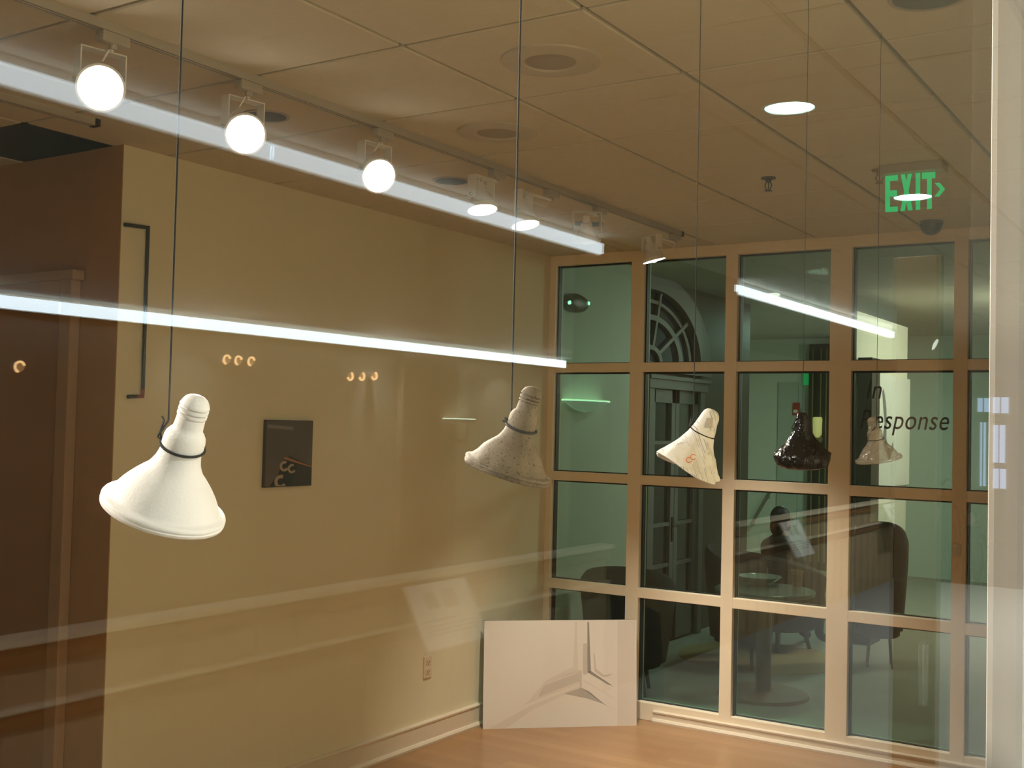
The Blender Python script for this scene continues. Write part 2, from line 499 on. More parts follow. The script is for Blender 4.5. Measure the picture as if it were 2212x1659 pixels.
def thread(s):
    return 0.235 if s else 0.208
PAR = [(0.0, 0.0), (0.0, .07), (.012, .135), (.03, .185), (.055, .215), (.075, .23), (.085, .240), (.094, .238), (.100, .200), (.107, .200), (.113, .238), (.134, .240),
       (.140, .200), (.147, .200), (.153, .238), (.172, .238), (.178, .203), (.185, .203), (.192, .226), (.25, .232), (.285, .24), (.30, .275), (.33, .315), (.36, .33), (.43, .335), (.47, .328),
       (.485, .33), (.52, .345), (.555, .365), (.60, .41), (.635, .455), (.67, .53), (.71, .605), (.76, .69), (.81, .765), (.86, .825), (.90, .865), (.918, .885), (.924, .94),
       (.932, .985), (.945, 1.0), (.958, 1.0), (.964, .975), (.974, .975), (.98, 1.0), (1.0, .992), (1.012, .96), (1.025, .6), (1.03, 0.0)]

# 1: white plaster
hang('hanging_plaster_bulb', 'smooth white plaster light bulb cast hanging nearest, before the photograph on the left wall', (351, 1106), -0.845,
     bulb_axis(16.5, 21, 351, 1106), 0.0572, 0.116, PAR, mat('white_plaster', (0.80, 0.785, 0.77), 0.55, var=0.02, scale=60, bump=0.12, bscale=400, spec=0.35), (.43, .338), (364, 908), -0.835)

# 2: speckled concrete
def lumpy(seed, amp, f):
    def w(t, r, h):
        p = Vector((math.cos(t) * r, math.sin(t) * r, h)) * f + Vector((seed, seed * 1.7, 0))
        return r * (1 + amp * noise.fractal(p, 1.0, 2.0, 3)), h
    return w
PAR2 = [(s, r * (0.97 if .3 < s < .9 else 1)) for s, r in PAR]
hang('hanging_concrete_bulb', 'rough grey brown concrete light bulb cast with dark pits hanging beside the glass grid corner', (1094, 1020), -0.845,
     bulb_axis(18, 9, 1094, 1020), 0.0605, 0.121, PAR2, speckle('pitted_concrete', (0.165, 0.130, 0.088), (0.2, 0.17, 0.14), 300, 0.385), (.47, .335), (1104, 908), -0.842, warp=lumpy(3.0, 0.035, 60), string_r=0.0018)

# 3: newspaper papier-mache, pinched cone
NEWS = [(0, 0), (.004, .09), (.02, .17), (.06, .235), (.12, .27), (.2, .295), (.3, .335), (.38, .36), (.46, .40), (.55, .47), (.65, .57), (.75, .69), (.85, .82), (.93, .93), (.97, .985), (1.0, 1.0), (1.015, .97), (1.01, .85), (.93, .55), (.9, 0)]
def news_warp(t, r, h):
    p = Vector((math.cos(t) * r, math.sin(t) * r, h)) * 45 + Vector((9, 2, 5))
    k = 1 + 0.09 * noise.fractal(p, 1.0, 2.0, 3)
    dent = math.exp(-((t - 4.6) / .55) ** 2) * (0.0 if h > .08 else 1.0) * (0.15 if r > .02 else 0)
    return r * (k - dent), h + (0.006 * math.sin(2 * t + .6) if h < .03 else 0)
r3, c3 = hang('hanging_newspaper_bulb', 'newspaper covered cone shaped bulb leaning to the right, hanging before the dark arched door', (1484, 1010), -0.845,
     bulb_axis(24, 4, 1484, 1010), 0.0605, 0.113, NEWS, newsprint(), (.40, .37), (1498, 905), -0.845, warp=news_warp, string_r=0.0011, part='paper_body')
ax3 = bulb_axis(24, 4, 1484, 1010)
b = MB()
for k, (dx, dz) in enumerate(((-.004, .017), (.003, .022))):
    ctr = c3 - FW * .0505 + RT * dx + UP * dz
    b.tube(arc(ctr, RT, UP, .0045, .6, 5.8, 14), .0008, 5)
b.build('red_print', mat('red_ink', (0.55, 0.13, 0.05), .6), r3)
# grey scrap of newsprint photograph near the tip
tip = c3 + ax3 * .088 - FW * .0192
MB().obox(tip, RT * .006, (UP * .9 + RT * .1) * .0095, FW * .0012).build('grey_scrap', mat('grey_scrap', (0.36, 0.33, 0.28), .7, var=.2, scale=300), r3)

# 4: black wrapped
BLK = [(0, 0), (.005, .1), (.03, .17), (.08, .21), (.16, .25), (.26, .30), (.36, .38), (.46, .49), (.55, .64), (.63, .80), (.71, .93), (.78, 1.0), (.85, 1.0), (.91, .93), (.96, .78), (.99, .55), (1.0, 0)]
def crumple(seed, amp, f):
    def w(t, r, h):
        p = Vector((math.cos(t) * r, math.sin(t) * r, h)) * f + Vector((seed, -seed, seed * .3))
        c = noise.cell(p) * .25 + noise.turbulence(p, 3, True) - .45
        return r * (1 + amp * c), h
    return w
hang('hanging_black_bulb', 'glossy black plastic wrapped bulb hanging upright before the green lit lobby pane', (1733, 1014), -0.845,
     bulb_axis(0, 6, 1733, 1014), 0.0605, 0.128, BLK, mat('black_plastic_wrap', (0.006, 0.005, 0.006), 0.13, var=.3, scale=60, bump=1.0, bscale=70, spec=.35, coat=.15), (.30, .34), (1734, 885), -0.845,
     warp=crumple(4.0, .17, 60), string_r=0.0009, part='wrapped_body')

# 5: clear plastic wrapped, milky
m5, nt5, b5 = _new('clear_film')
b5.inputs['Base Color'].default_value = (0.72, 0.66, 0.56, 1)
b5.inputs['Roughness'].default_value = 0.12
b5.inputs['Alpha'].default_value = 0.5
b5.inputs['Coat Weight'].default_value = 1.0
_tc = nt5.nodes.new('ShaderNodeTexCoord'); _vo = nt5.nodes.new('ShaderNodeTexVoronoi'); _vo.inputs['Scale'].default_value = 70
_bp = nt5.nodes.new('ShaderNodeBump'); _bp.inputs['Strength'].default_value = .8; _bp.inputs['Distance'].default_value = .01
nt5.links.new(_tc.outputs['Object'], _vo.inputs['Vector']); nt5.links.new(_vo.outputs['Distance'], _bp.inputs['Height']); nt5.links.new(_bp.outputs['Normal'], b5.inputs['Normal'])
hang('hanging_clear_bulb', 'pale see-through plastic film bulb hanging farthest, under the pane lettering', (1899, 994), -0.845,
     bulb_axis(-9, 8, 1899, 994), 0.0605, 0.118, PAR, m5, (.50, .35), (1893, 922), -0.845, warp=crumple(8.0, .06, 50), string_r=0.0009, part='film_body')

# ================================================================ TRACK LIGHTING
def track(y0, y1, x, label):
    root = thing('lighting_track', (x, y1, ZC), label, 'track')
    w, h = 0.018, 0.026
    prof = [(-w, 0), (w, 0), (w, -h), (w * .62, -h), (w * .62, -h * .3), (w * .2, -h * .3), (w * .2, -h), (-w * .2, -h), (-w * .2, -h * .3), (-w * .62, -h * .3), (-w * .62, -h), (-w, -h)]
    n = len(prof); b = MB()
    b.add([(x + a, y0, ZC + z) for a, z in prof] + [(x + a, y1, ZC + z) for a, z in prof],
          [[i, (i + 1) % n, n + (i + 1) % n, n + i] for i in range(n)])
    b.build('rail', TRACKM, root)
    for c_ in (-.41, .41):
        MB().box(x + w * (c_ - .20), x + w * (c_ + .20), y0, y1, ZC - h * .95, ZC - h * .35).build('conductor_slot', mat('slot_dark', (.10, .08, .06), .6), root)
    MB().bbox(x - w - .002, x + w + .002, y1 - .012, y1 + .01, ZC - h - .002, ZC, .002).build('end_cap', BLACK, root)
    return root
TX = -2.655
track(-1.0, 5.75, TX, 'long grey lighting track running along the ceiling carrying seven lamps')
track(0.6, 2.64, -3.567, 'short grey lighting track ending near the missing ceiling tile on the left')

def track_lamp(px, look, label, k):
    y = px[2]
    lens = at(px[0], px[1], X=TX) if px[0] is not None else Vector((TX, y, 2.64))
    root = thing('track_lamp', (TX, y, ZC - .026), label, 'lamp', 'track lamps on the long lighting track')
    zt = ZC - .026
    MB().bbox(TX - .017, TX + .017, y - .045, y + .045, zt - .03, zt - .001, .003).lathe([(0, .011), (-.014, .011)], (TX, y, zt - .03), (0, 0, 1), 14).build('adapter', TRACKM, root, smooth=30)
    look = Vector(look).normalized()
    side = look.cross(Vector((0, 0, 1))).normalized()
    upl = side.cross(look)
    piv = lens - look * .055               # tilt pivot of the lamp
    top = Vector((TX, y, zt - .045))
    # yoke: top plate and two flat arms
    b = MB()
    hw = .066
    yk = Matrix.Rotation(math.radians(24), 3, 'Z')
    arm = (yk @ Vector((side.x, side.y, 0))).normalized()
    flat = Vector((arm.y, -arm.x, 0)).normalized()
    mid = Vector((piv.x, piv.y, top.z))
    b.obox(mid, arm * hw, flat * .02, Vector((0, 0, .0018)))
    if (mid - top).length > .004:
        b.tube([top + Vector((0, 0, .002)), mid + Vector((0, 0, .002))], .006, 8)
    b.build('yoke_plate', WHITE, root)
    for s in (-1, 1):
        e = piv + arm * (hw * s)
        t = mid + arm * (hw * s)
        MB().obox((e + t) / 2 - Vector((0, 0, .006)), arm * .002, flat * .02, Vector((0, 0, (t.z - e.z) / 2 + .008))).build('yoke_arm', WHITE, root)
        MB().lathe([(0, .007), (.010 * s, .007), (.013 * s, .004)], e, arm, 12).build('tilt_knob', STEEL, root, smooth=True)
    # lamp body, bezel ring, lens
    MB().lathe([(-.125, 0), (-.125, .017), (-.092, .019), (-.09, .026), (-.066, .03), (-.05, .041), (-.02, .056), (-.006, .0605), (-.004, .0605)], lens, look, 28).build('lamp_body', WHITE, root, smooth=True)
    MB().lathe([(-.012, .0615), (-.012, .066), (.004, .066), (.004, .060), (-.004, .060)], lens, look, 32).build('bezel_ring', WHITE, root, smooth=30)
    MB().lathe([(-.004, .060), (.002, .052), (.006, .03), (.008, .012), (.012, .007), (.012, 0)], lens, look, 32).build('lens', LAMP, root, smooth=True)
    # cord
    q = piv - look * .06
    MB().tube([top + side * .01, top + side * .02 + flat * .012 - Vector((0, 0, .03)), (top + q) / 2 + side * .03 + flat * .02, q + upl * .03 + side * .01, q], .003, 6).build('cord', WHITE, root)
    l = lamp('track_lamp_light', 'SPOT', lens + look * .02, SPOT_W * k, (1.0, 0.91, 0.78), spot_size=math.radians(62), spot_blend=0.9, shadow_soft_size=.05)
    aim(l, look)
    l.parent = root; l.matrix_parent_inverse = Matrix.Translation(-root.location)
    return root

B = Vector
tl = [((217, 190, 2.014), (1.9, -1.3, -.95), 'track lamp at the upper left corner with the largest glare', 1.0),
      ((530, 290, 2.525), (1.9, -1.25, -.98), 'second track lamp from the left, bright lens facing out, before a dark ceiling hole', .65),
      ((818, 380, 3.184), (1.7, -1.0, -.95), 'third track lamp from the left, lens turned toward the hanging concrete bulb', .6),
      ((1042, 452, 3.932), (.22, -.1, -1), 'fourth track lamp, lens facing straight down just left of a taut string', .37),
      ((1135, 485, 4.374), (.25, -.05, -1), 'fifth track lamp, lens facing down just right of a taut string', .37),
      ((1268, 522, 4.828), (-.10, .30, -1), 'sixth track lamp seen edge on near the end of the reflected strip', .55),
      ((1413, 562, 5.683), (.22, .16, -1), 'last track lamp at the far end of the track above the glass grid', .5),
      ((None, 0, 0.85), (2.4, .25, -1.1), 'added track lamp out of view beyond the upper left corner, brightening the pale pier', .32),  # unseen lamp added to brighten the pier
      ((None, 0, -0.30), (1.8, 1.25, -.95), 'added track lamp out of view at the near end of the track, lighting the hanging bulbs', 1.0)]  # unseen lamp added to light the bulbs from the front left
for a in tl: track_lamp(*a)


# ================================================================ CEILING FITTINGS
def ceiling_speaker(c, label):
    root = thing('ceiling_speaker', (c.x, c.y, ZC), label, 'speaker', 'round ceiling speakers')
    MB().lathe([(0, .15), (-.006, .148), (-.010, .13), (-.010, .085), (-.005, .08)], (c.x, c.y, ZC), (0, 0, 1), 48).build('trim_plate', mat('speaker_plate', (0.50, 0.435, 0.33), .6), root, smooth=True)
    MB().lathe([(-.0045, .08), (-.008, .05), (-.009, 0)], (c.x, c.y, ZC), (0, 0, 1), 40).build('grille', mat('speaker_mesh', (0.34, 0.285, 0.21), .7, var=.2, scale=400), root, smooth=True)
    for k in range(4):
        t = .6 + k * math.pi / 2
        MB().lathe([(-.012, .004), (-.013, 0)], (c.x + .128 * math.cos(t), c.y + .128 * math.sin(t), ZC), (0, 0, 1), 8).build('screw', STEEL, root)
ceiling_speaker(at(1190, 130, Z=ZC), 'large round ceiling speaker beside the taut string at the top of the view')
ceiling_speaker(at(1075, 285, Z=ZC), 'smaller looking round ceiling speaker behind the lighting track')

def recessed_can(c, label, r=.072):
    root = thing('recessed_light', (c.x, c.y, ZC), label, 'light', 'unlit recessed ceiling lights')
    MB().lathe([(0, r + .012), (-.004, r + .011), (-.004, r), (0, r)], (c.x, c.y, ZC), (0, 0, 1), 36).build('trim_ring', mat('can_ring', (.35, .28, .2), .4), root, smooth=True)
    MB().lathe([(-.0015, r), (-.0012, r * .6), (-.001, 0)], (c.x, c.y, ZC), (0, 0, 1), 30).build('baffle', mat('can_baffle', (.05, .042, .035), .5), root, smooth=True)
recessed_can(at(575, 250, Z=ZC), 'dark unlit recessed ceiling light behind the second track lamp')
recessed_can(at(975, 390, Z=ZC), 'dark unlit recessed ceiling light left of the fourth track lamp')
recessed_can(at(1270, 483, Z=ZC), 'dark unlit recessed ceiling light behind the sixth track lamp')

recessed_can(at(2005, -8, Z=ZC), 'dark recessed ceiling light cut by the top edge above the green sign', .085)

def sprinkler(c, label, m):
    root = thing('fire_sprinkler', (c.x, c.y, ZC), label, 'sprinkler', 'ceiling sprinklers')
    MB().lathe([(0, .033), (-.006, .03), (-.008, .012), (-.02, .012)], (c.x, c.y, ZC), (0, 0, 1), 20).build('escutcheon', m, root, smooth=30)
    bb = MB()
    for s in (-1, 1):
        bb.tube([(c.x + .009 * s, c.y, ZC - .018), (c.x + .016 * s, c.y, ZC - .035), (c.x + .004 * s, c.y, ZC - .055)], .0025, 6)
    bb.tube([(c.x, c.y, ZC - .018), (c.x, c.y, ZC - .05)], .0018, 6)
    bb.build('frame_arms', m, root)
    MB().lathe([(-.055, .017), (-.057, .017), (-.058, 0)], (c.x, c.y, ZC), (0, 0, 1), 14).build('deflector', m, root)
sprinkler(at(1660, 384, Z=ZC), 'dark ceiling sprinkler in open ceiling left of the green sign', mat('bronze_dark', (.07, .055, .04), .4, metal=.6))
sprinkler(at(1900, 367, Z=ZC), 'reddish ceiling sprinkler right at the upper left of the green sign', mat('copper_red', (.25, .09, .05), .4, metal=.5))

# dark camera dome
c = at(2012, 478, Z=ZC)
root = thing('camera_dome', (c.x, c.y, ZC), 'dark half dome security camera under the ceiling above the glass grid', 'camera')
R_ = .058
MB().lathe([(0, R_), (-.014, R_), (-.016, R_ - .003)], (c.x, c.y, ZC), (0, 0, 1), 28).build('mount_ring', mat('dome_ring', (.08, .08, .085), .4), root, smooth=30)
MB().lathe([(-.016, R_ - .002)] + [(-.016 - (R_ - .002) * math.sin(a), (R_ - .002) * math.cos(a)) for a in [math.pi / 2 * i / 10 for i in range(1, 11)]], (c.x, c.y, ZC), (0, 0, 1), 28).build('dome', mat('smoked_dome', (.025, .03, .035), .15, spec=.6), root, smooth=True)

# EXIT sign, edge lit
YS = 4.70
def sg(zx, zy):      # a point on the sign face
    return at(1512 + zx / 3.16, zy / 3.16, Y=YS)
a0, a1 = sg(1245, 1180), sg(1700, 1455)
cx = (a0.x + a1.x) / 2
cz = sg(1430, 1168).z
root = thing('exit_sign', (cx, YS, ZC), 'green lit EXIT sign with arrow hanging from the ceiling at right', 'sign')
MB().bbox(cx - .135, cx + .115, YS - .05, YS + .05, ZC - .035, ZC, .004).build('canopy', mat('sign_canopy', (.42, .35, .25), .4), root)
MB().box(a0.x, a1.x, YS + .003, YS + .008, a1.z, ZC - .034).build('acrylic_panel', glass('acrylic', (.97, .985, .975), .02, .3), root)
GREEN = emit('exit_green', (0.0, 0.55, 0.16), 0.75)
polys = [[(1265, 1192), (1350, 1187), (1350, 1232), (1297, 1235), (1297, 1300), (1345, 1298), (1345, 1340), (1297, 1342), (1297, 1412), (1350, 1410), (1350, 1444), (1265, 1448)],
         [(1370, 1190), (1398, 1188), (1410, 1240), (1418, 1187), (1446, 1184), (1424, 1300), (1452, 1434), (1420, 1437), (1409, 1372), (1398, 1439), (1369, 1441), (1394, 1306)],
         [(1473, 1182), (1503, 1180), (1503, 1430), (1473, 1432)],
         [(1516, 1180), (1606, 1173), (1606, 1216), (1582, 1218), (1582, 1424), (1550, 1427), (1550, 1220), (1516, 1222)],
         [(1602, 1249), (1636, 1246), (1673, 1290), (1632, 1342), (1600, 1342), (1640, 1292)]]
for nm, P in zip(('letter', 'letter', 'letter', 'letter', 'arrow'), polys):
    MB().prism([sg(*q) for q in P], (0, -.003, 0)).build(nm, GREEN, root).location.y += .002

# ================================================================ LEFT WALL OBJECTS
# photograph print on a flush panel
def lw(px, py): return at(px, py, X=XL + .021)
y0, y1, z0, z1 = 3.757, 4.068, 1.438, 1.747
PH = [mat('print_grey', (.105, .082, .066), .35, var=.5, scale=2.2), mat('print_black', (.008, .007, .008), .35), mat('print_cream', (.42, .30, .20), .4),
      mat('print_pale', (.22, .19, .17), .35), mat('print_orange', (.42, .17, .05), .4), mat('print_brown', (.035, .02, .014), .35)]
root = thing('photograph_panel', (XL, (y0 + y1) / 2, z0), 'small dark square photograph on the left wall beside the white bulb', 'picture')
MB().bbox(XL + .001, XL + .018, y0, y1, z0, z1, .002).build('backing_panel', mat('panel_edge', (.05, .045, .04), .5), root)
def ph(u, v, o=0): return (XL + .0185 + o, y0 + u * (y1 - y0), z1 - v * (z1 - z0))
def phpoly(b, uv, mi, o):
    b.prism([ph(*q) for q in uv], (.0004 + o, 0, 0), mi)
b = MB()
phpoly(b, [(0.01, .01), (.99, .01), (.99, .99), (.01, .99)], 0, 0)
phpoly(b, [(.48, .52), (.99, .70), (.99, .99), (.55, .99)], 5, .0003)
phpoly(b, [(.42, .54), (.68, .68), (.55, .99), (.10, .99), (.28, .80)], 1, .0006)
phpoly(b, [(.38, .58), (.41, .55), (.995, .705), (.995, .72)], 4, .0009)
phpoly(b, [(.03, .065), (.58, .10), (.56, .145), (.03, .12)], 3, .0006)
for ring_c, rr in (((.40, .69), .10), ((.56, .73), .09), ((.33, .92), .13)):
    P = arc((0, 0, 0), (1, 0, 0), (0, 1, 0), rr, .5, 5.2, 14) + arc((0, 0, 0), (1, 0, 0), (0, 1, 0), rr * .5, 5.2, .5, 14)
    for i in range(14):
        q = [P[i], P[i + 1], P[28 - i], P[29 - i]]
        phpoly(b, [(ring_c[0] + p.x, min(.985, ring_c[1] + p.y * .8)) for p in q], 2, .0009)
b.build('print', PH, root, fix=False)

# thin black rod bent in a bracket on the wall, red at its lower corner
pts = [at(263, 484, X=XL + .012), at(320, 492, X=XL + .012), at(308, 857, X=XL + .012), at(276, 857, X=XL + .012)]
pts[0].y = YC + .006
root = thing('wall_rod', pts[2], 'thin black rod bent at right angles on the left wall beside its corner', 'sculpture')
MB().tube(pts[:2], .0075, 8).tube([pts[1] + Vector((0, 0, .007)), pts[2] + Vector((0, 0, .03))], .0075, 8).build('rod', mat('dark_rod', (.03, .035, .04), .5), root)
MB().tube([pts[2] + Vector((0, 0, .03)), pts[2], pts[2] - Vector((0, .03, 0))], .008, 8).build('red_elbow', mat('red_elbow', (.30, .07, .03), .6), root)
MB().tube([pts[2] - Vector((0, .03, 0)), pts[3]], [.007, .008], 8).build('rod_tip', BLACK, root)

# outlet plate
p0, p1 = at(917, 1417, X=XL + .006), at(932, 1465, X=XL + .006)
yo, zo = (p0.y + p1.y) / 2, (p0.z + p1.z) / 2
root = thing('outlet_plate', (XL, yo, zo), 'cream double power outlet low on the left wall', 'outlet')
MB().bbox(XL + .0005, XL + .007, yo - .036, yo + .036, zo - .059, zo + .059, .003).build('cover_plate', mat('outlet_cream', (.72, .60, .42), .35), root)
for s in (-1, 1):
    q = MB().bbox(XL + .0065, XL + .009, yo - .017, yo + .017, zo + s * .025 - .015, zo + s * .025 + .015, .001).build('receptacle', mat('receptacle_cream', (.66, .54, .36), .35), root)
    MB().box(XL + .0088, XL + .0094, yo - .009, yo - .006, zo + s * .025 - .003, zo + s * .025 + .008).box(XL + .0088, XL + .0094, yo + .006, yo + .009, zo + s * .025 - .003, zo + s * .025 + .008).box(XL + .0088, XL + .0094, yo - .003, yo + .003, zo + s * .025 - .011, zo + s * .025 - .006).build('slots', BLACK, q)

# ================================================================ DRAWING LEANING IN THE CORNER
BL, BR = at(1043, 1575, Z=0), at(1375, 1567, Z=0)
ex = (BR - BL); wD = ex.length; ex.normalize()
nrm = ex.cross(Vector((0, 0, 1))).normalized()
if nrm.dot(EYE - BL) < 0: nrm = -nrm
hD = .612; lean = .045
ez = (Vector((0, 0, 1)) * hD - nrm * lean).normalized()
nD = ex.cross(ez).normalized()
if nD.dot(nrm) < 0: nD = -nD
root = thing('leaning_drawing', BL, 'large pale pencil drawing of a room corner leaning in the corner on the floor', 'drawing')
def dp(u, v, o=0.0): return BL + ex * (u * wD) + ez * ((1 - v) * hD) + nD * o
cD = dp(.5, .5, -.009)
MB().obox(cD, ex * (wD / 2), ez * (hD / 2), nD * .009).build('board', [mat('board_edge', (.09, .10, .10), .6)], root)
DR = [mat('drawing_paper', (.80, .75, .67), .7, var=.03, scale=5), mat('graphite_dark', (.30, .28, .26), .7, var=.1, scale=30), mat('graphite_mid', (.47, .43, .38), .7, var=.08, scale=20),
      mat('graphite_light', (.62, .56, .49), .7, var=.06, scale=12), mat('graphite_faint', (.73, .665, .58), .7, var=.04, scale=10)]
b = MB()
def dq(uv, mi, o): b.prism([dp(u, v, .0003) for u, v in uv], nD * (.0003 + o), mi)
dq([(0, 0), (1, 0), (1, 1), (0, 1)], 0, 0)
U = lambda x: (x - 1085) / 1043
V = lambda x, y: (y - (670 - 15 * (x - 1085) / 1043)) / (722 - 12 * (x - 1085) / 1043)
def zz(*pts): return [(U(x), V(x, y)) for x, y in pts]
dq(zz((1995, 662), (2120, 660), (2124, 1362), (1995, 1366)), 4, .0002)
dq(zz((1120, 1392), (1400, 1235), (1735, 1100), (1735, 1118), (1420, 1262), (1230, 1392)), 4, .0002)
dq(zz((1380, 1215), (1490, 1085), (1500, 1075), (1733, 998), (1735, 1092), (1545, 1160), (1340, 1240)), 4, .0003)
dq(zz((1490, 1105), (1733, 1012), (1735, 1070), (1450, 1180)), 3, .0004)
dq(zz((1700, 672), (1716, 672), (1722, 985), (1735, 1000), (1520, 1072), (1500, 1070), (1690, 975)), 4, .0003)
dq(zz((1757, 820), (1784, 815), (1800, 1015), (1770, 1030), (1757, 1020)), 3, .0003)
dq(zz((1786, 672), (1797, 672), (1812, 1005), (1800, 1018), (1788, 1008)), 1, .0005)
dq(zz((1790, 1012), (1808, 1000), (1960, 1100), (1930, 1092)), 1, .0005)
dq(zz((1828, 885), (1838, 890), (1848, 990), (1905, 1030), (1965, 1018), (1930, 1040), (1890, 1042), (1838, 1005)), 3, .0004)
dq(zz((1630, 1155), (1745, 1115), (1905, 1225), (1780, 1185)), 2, .0004)
dq(zz((1745, 1115), (1800, 1140), (1920, 1235), (1990, 1262), (1905, 1228)), 1, .0005)
dq(zz((1735, 1000), (1748, 1000), (1748, 1112), (1735, 1118)), 3, .0005)
dq(zz((1760, 1060), (1960, 1175), (1960, 1182), (1760, 1068)), 4, .0004)
b.build('drawing_sheet', DR, root, fix=False)

# switch plate on the right hand mullion of the grid wall
p = at(2065, 1188, Y=YB - .004)
root = thing('switch_plate', (p.x, YB, p.z), 'small pale switch plate on the right hand mullion', 'switch')
MB().bbox(p.x - .022, p.x + .022, YB - .007, YB - .0005, p.z - .032, p.z + .032, .002).build('plate', WHITE, root)
MB().bbox(p.x - .007, p.x + .007, YB - .011, YB - .0065, p.z - .014, p.z + .014, .001).build('toggle', WHITE, root)

# lettering on a pane of the grid
def text_mesh(body, size, name, material, origin, xdir, zdir, shear=.25, depth=.0006, xs=1.0):
    cu = bpy.data.curves.new('t', 'FONT'); cu.body = body; cu.size = size; cu.shear = shear; cu.extrude = depth
    cu.space_character = 1.05
    o = bpy.data.objects.new('t', cu); COL.objects.link(o)
    dg = bpy.context.evaluated_depsgraph_get()
    me = bpy.data.meshes.new_from_object(o.evaluated_get(dg))
    bpy.data.objects.remove(o)
    ny = Vector(zdir).cross(Vector(xdir))
    b = MB()
    b.v = [Vector(origin) + Vector(xdir) * (v.co.x * xs) + Vector(zdir) * v.co.y + Vector(ny) * v.co.z for v in me.vertices]
    b.f = [list(p.vertices) for p in me.polygons]; b.m = [0] * len(b.f)
    bpy.data.meshes.remove(me)
    return b
yp = YB + .052
o1, o2 = at(1868, 861, Y=yp), at(1855, 925, Y=yp)
VIN = mat('grey_vinyl', (.045, .045, .045), .5)
root = thing('vinyl_lettering', o2, 'dark slanted vinyl lettering reading In Response on a pane of the glass grid', 'lettering')
wid = at(2050, 925, Y=yp).x - o2.x
tb = text_mesh('Response', .150, 'r', VIN, o2, (1, 0, 0), (0, 0, 1))
w0 = max(v.x for v in tb.v) - o2.x
tb = text_mesh('Response', .150, 'r', VIN, o2, (1, 0, 0), (0, 0, 1), xs=wid / w0)
ti = text_mesh('In', .150, 'i', VIN, o1, (1, 0, 0), (0, 0, 1), xs=wid / w0)
ti.build('first_word', VIN, root, fix=False); tb.build('second_word', VIN, root, fix=False)

# ================================================================ THE LOBBY BEYOND THE GLASS GRID
LOBW = mat('lobby_wall_paint', (0.60, 0.62, 0.54), 0.7, var=0.03, scale=2)
LOBF = mat('lobby_floor', (0.34, 0.31, 0.26), 0.6, var=.12, scale=5)
LOBSHADE = mat('lobby_wall_shaded', (0.075, 0.055, 0.038), 0.5, var=.25, scale=6)  # dimness of this lobby wall stretch put into its base colour
GREYP = mat('grey_door_paint', (0.17, 0.165, 0.16), 0.5, var=.04)
NIGHT = mat('night_glass', (0.012, 0.014, 0.022), 0.08, spec=.6)
Y1, Y2, YL = YB + .101, 8.02, 14.5
ZL = 2.95
XD = -4.05
sbox('floor_lobby', -6.4, XG, Y1, YL + .1, -.08, 0, LOBF)
sbox('ceiling_lobby', -6.4, XG, Y1, YL + .1, ZL, ZL + .05, mat('lobby_ceiling', (.50, .47, .40), .9, var=.05, scale=20))
XS = -3.88
sbox('wall_lobby_left', XD - .25, XS, Y1, 7.74, 0, ZL, LOBW)
sbox('wall_lobby_left_end', XD - .25, XD, 7.74, Y2, 0, ZL, LOBSHADE)
sbox('wall_lobby_dark', XD - .25, XD, Y2, 10.4, 0, ZL, LOBSHADE)
sbox('wall_lobby_return', -6.3, XD - .25, 10.3, 10.4, 0, ZL, LOBW)
sbox('wall_lobby_side', -6.4, -6.3, 10.3, YL, 0, ZL, LOBW)
sbox('wall_lobby_back', -6.4, XG, YL, YL + .12, 0, ZL, LOBW)
sbox('wall_lobby_right', XG, XG + .12, YB + .101, YL + .12, 0, 3.05, LOBW)
for k in range(2):
    l = lamp('lobby_light', 'AREA', (-2.6 - .9 * k, 8.3 + 3.8 * k, ZL - .02), LOBBY_W * (.48 + 1.4 * k), (.98, 1.0, .88), shape='DISK', size=.35)
    l.rotation_euler = (0, 0, 0)

# arched double door in the dark wall: casing, two glazed leaves, fanlight
xf = XD + .004
def lp_(px, py): return at(px, py, X=XD + .02)
ys, yr = lp_(1455, 900).y, lp_(1503, 900).y
yl = 2 * ys - yr
zt, zh = lp_(1455, 843).z, lp_(1455, 815).z
door2 = struct(MB().bbox(xf, xf + .06, yl - .09, yl, 0, zh, .004).bbox(xf, xf + .06, yr, yr + .09, 0, zh, .004).bbox(xf, xf + .075, yl - .12, yr + .12, zt, zh, .006)
               .box(xf, xf + .095, yl - .14, yr + .14, zh - .03, zh).build('door_2', GREYP))
for (a, bb_, hs) in ((yl, ys - .004, 1), (ys + .004, yr, -1)):
    b = MB(); st = .07
    b.bbox(xf, xf + .035, a, a + st, .02, zt, .003).bbox(xf, xf + .035, bb_ - st, bb_, .02, zt, .003)
    zs = [.30 + (zt - .40) * k / 5 for k in range(6)]
    b.bbox(xf, xf + .035, a, bb_, .02, .30, .003).bbox(xf, xf + .035, a, bb_, zt - .11, zt, .003)
    for z in zs[1:-1]: b.box(xf + .005, xf + .03, a + st, bb_ - st, z - .014, z + .014)
    leaf = b.build('door_leaf', GREYP, door2)
    MB().box(xf + .002, xf + .006, a + st, bb_ - st, .30, zt - .11).build('leaf_glass', NIGHT, leaf)
MB().bbox(xf + .035, xf + .045, ys - .05, ys - .015, .82, 1.02, .002).tube([(xf + .045, ys - .032, .95), (xf + .075, ys - .032, .95), (xf + .075, ys - .11, .95)], .009, 8).build('door_handle', mat('dark_bronze', (.05, .045, .04), .4, metal=.7), door2)
fc = lp_(1402, 782); ry = lp_(1525, 782).y - fc.y; rz = lp_(1405, 588).z - fc.z
def fan(r, t): return Vector((0, fc.y + ry * r * math.cos(t), fc.z + rz * r * math.sin(t)))
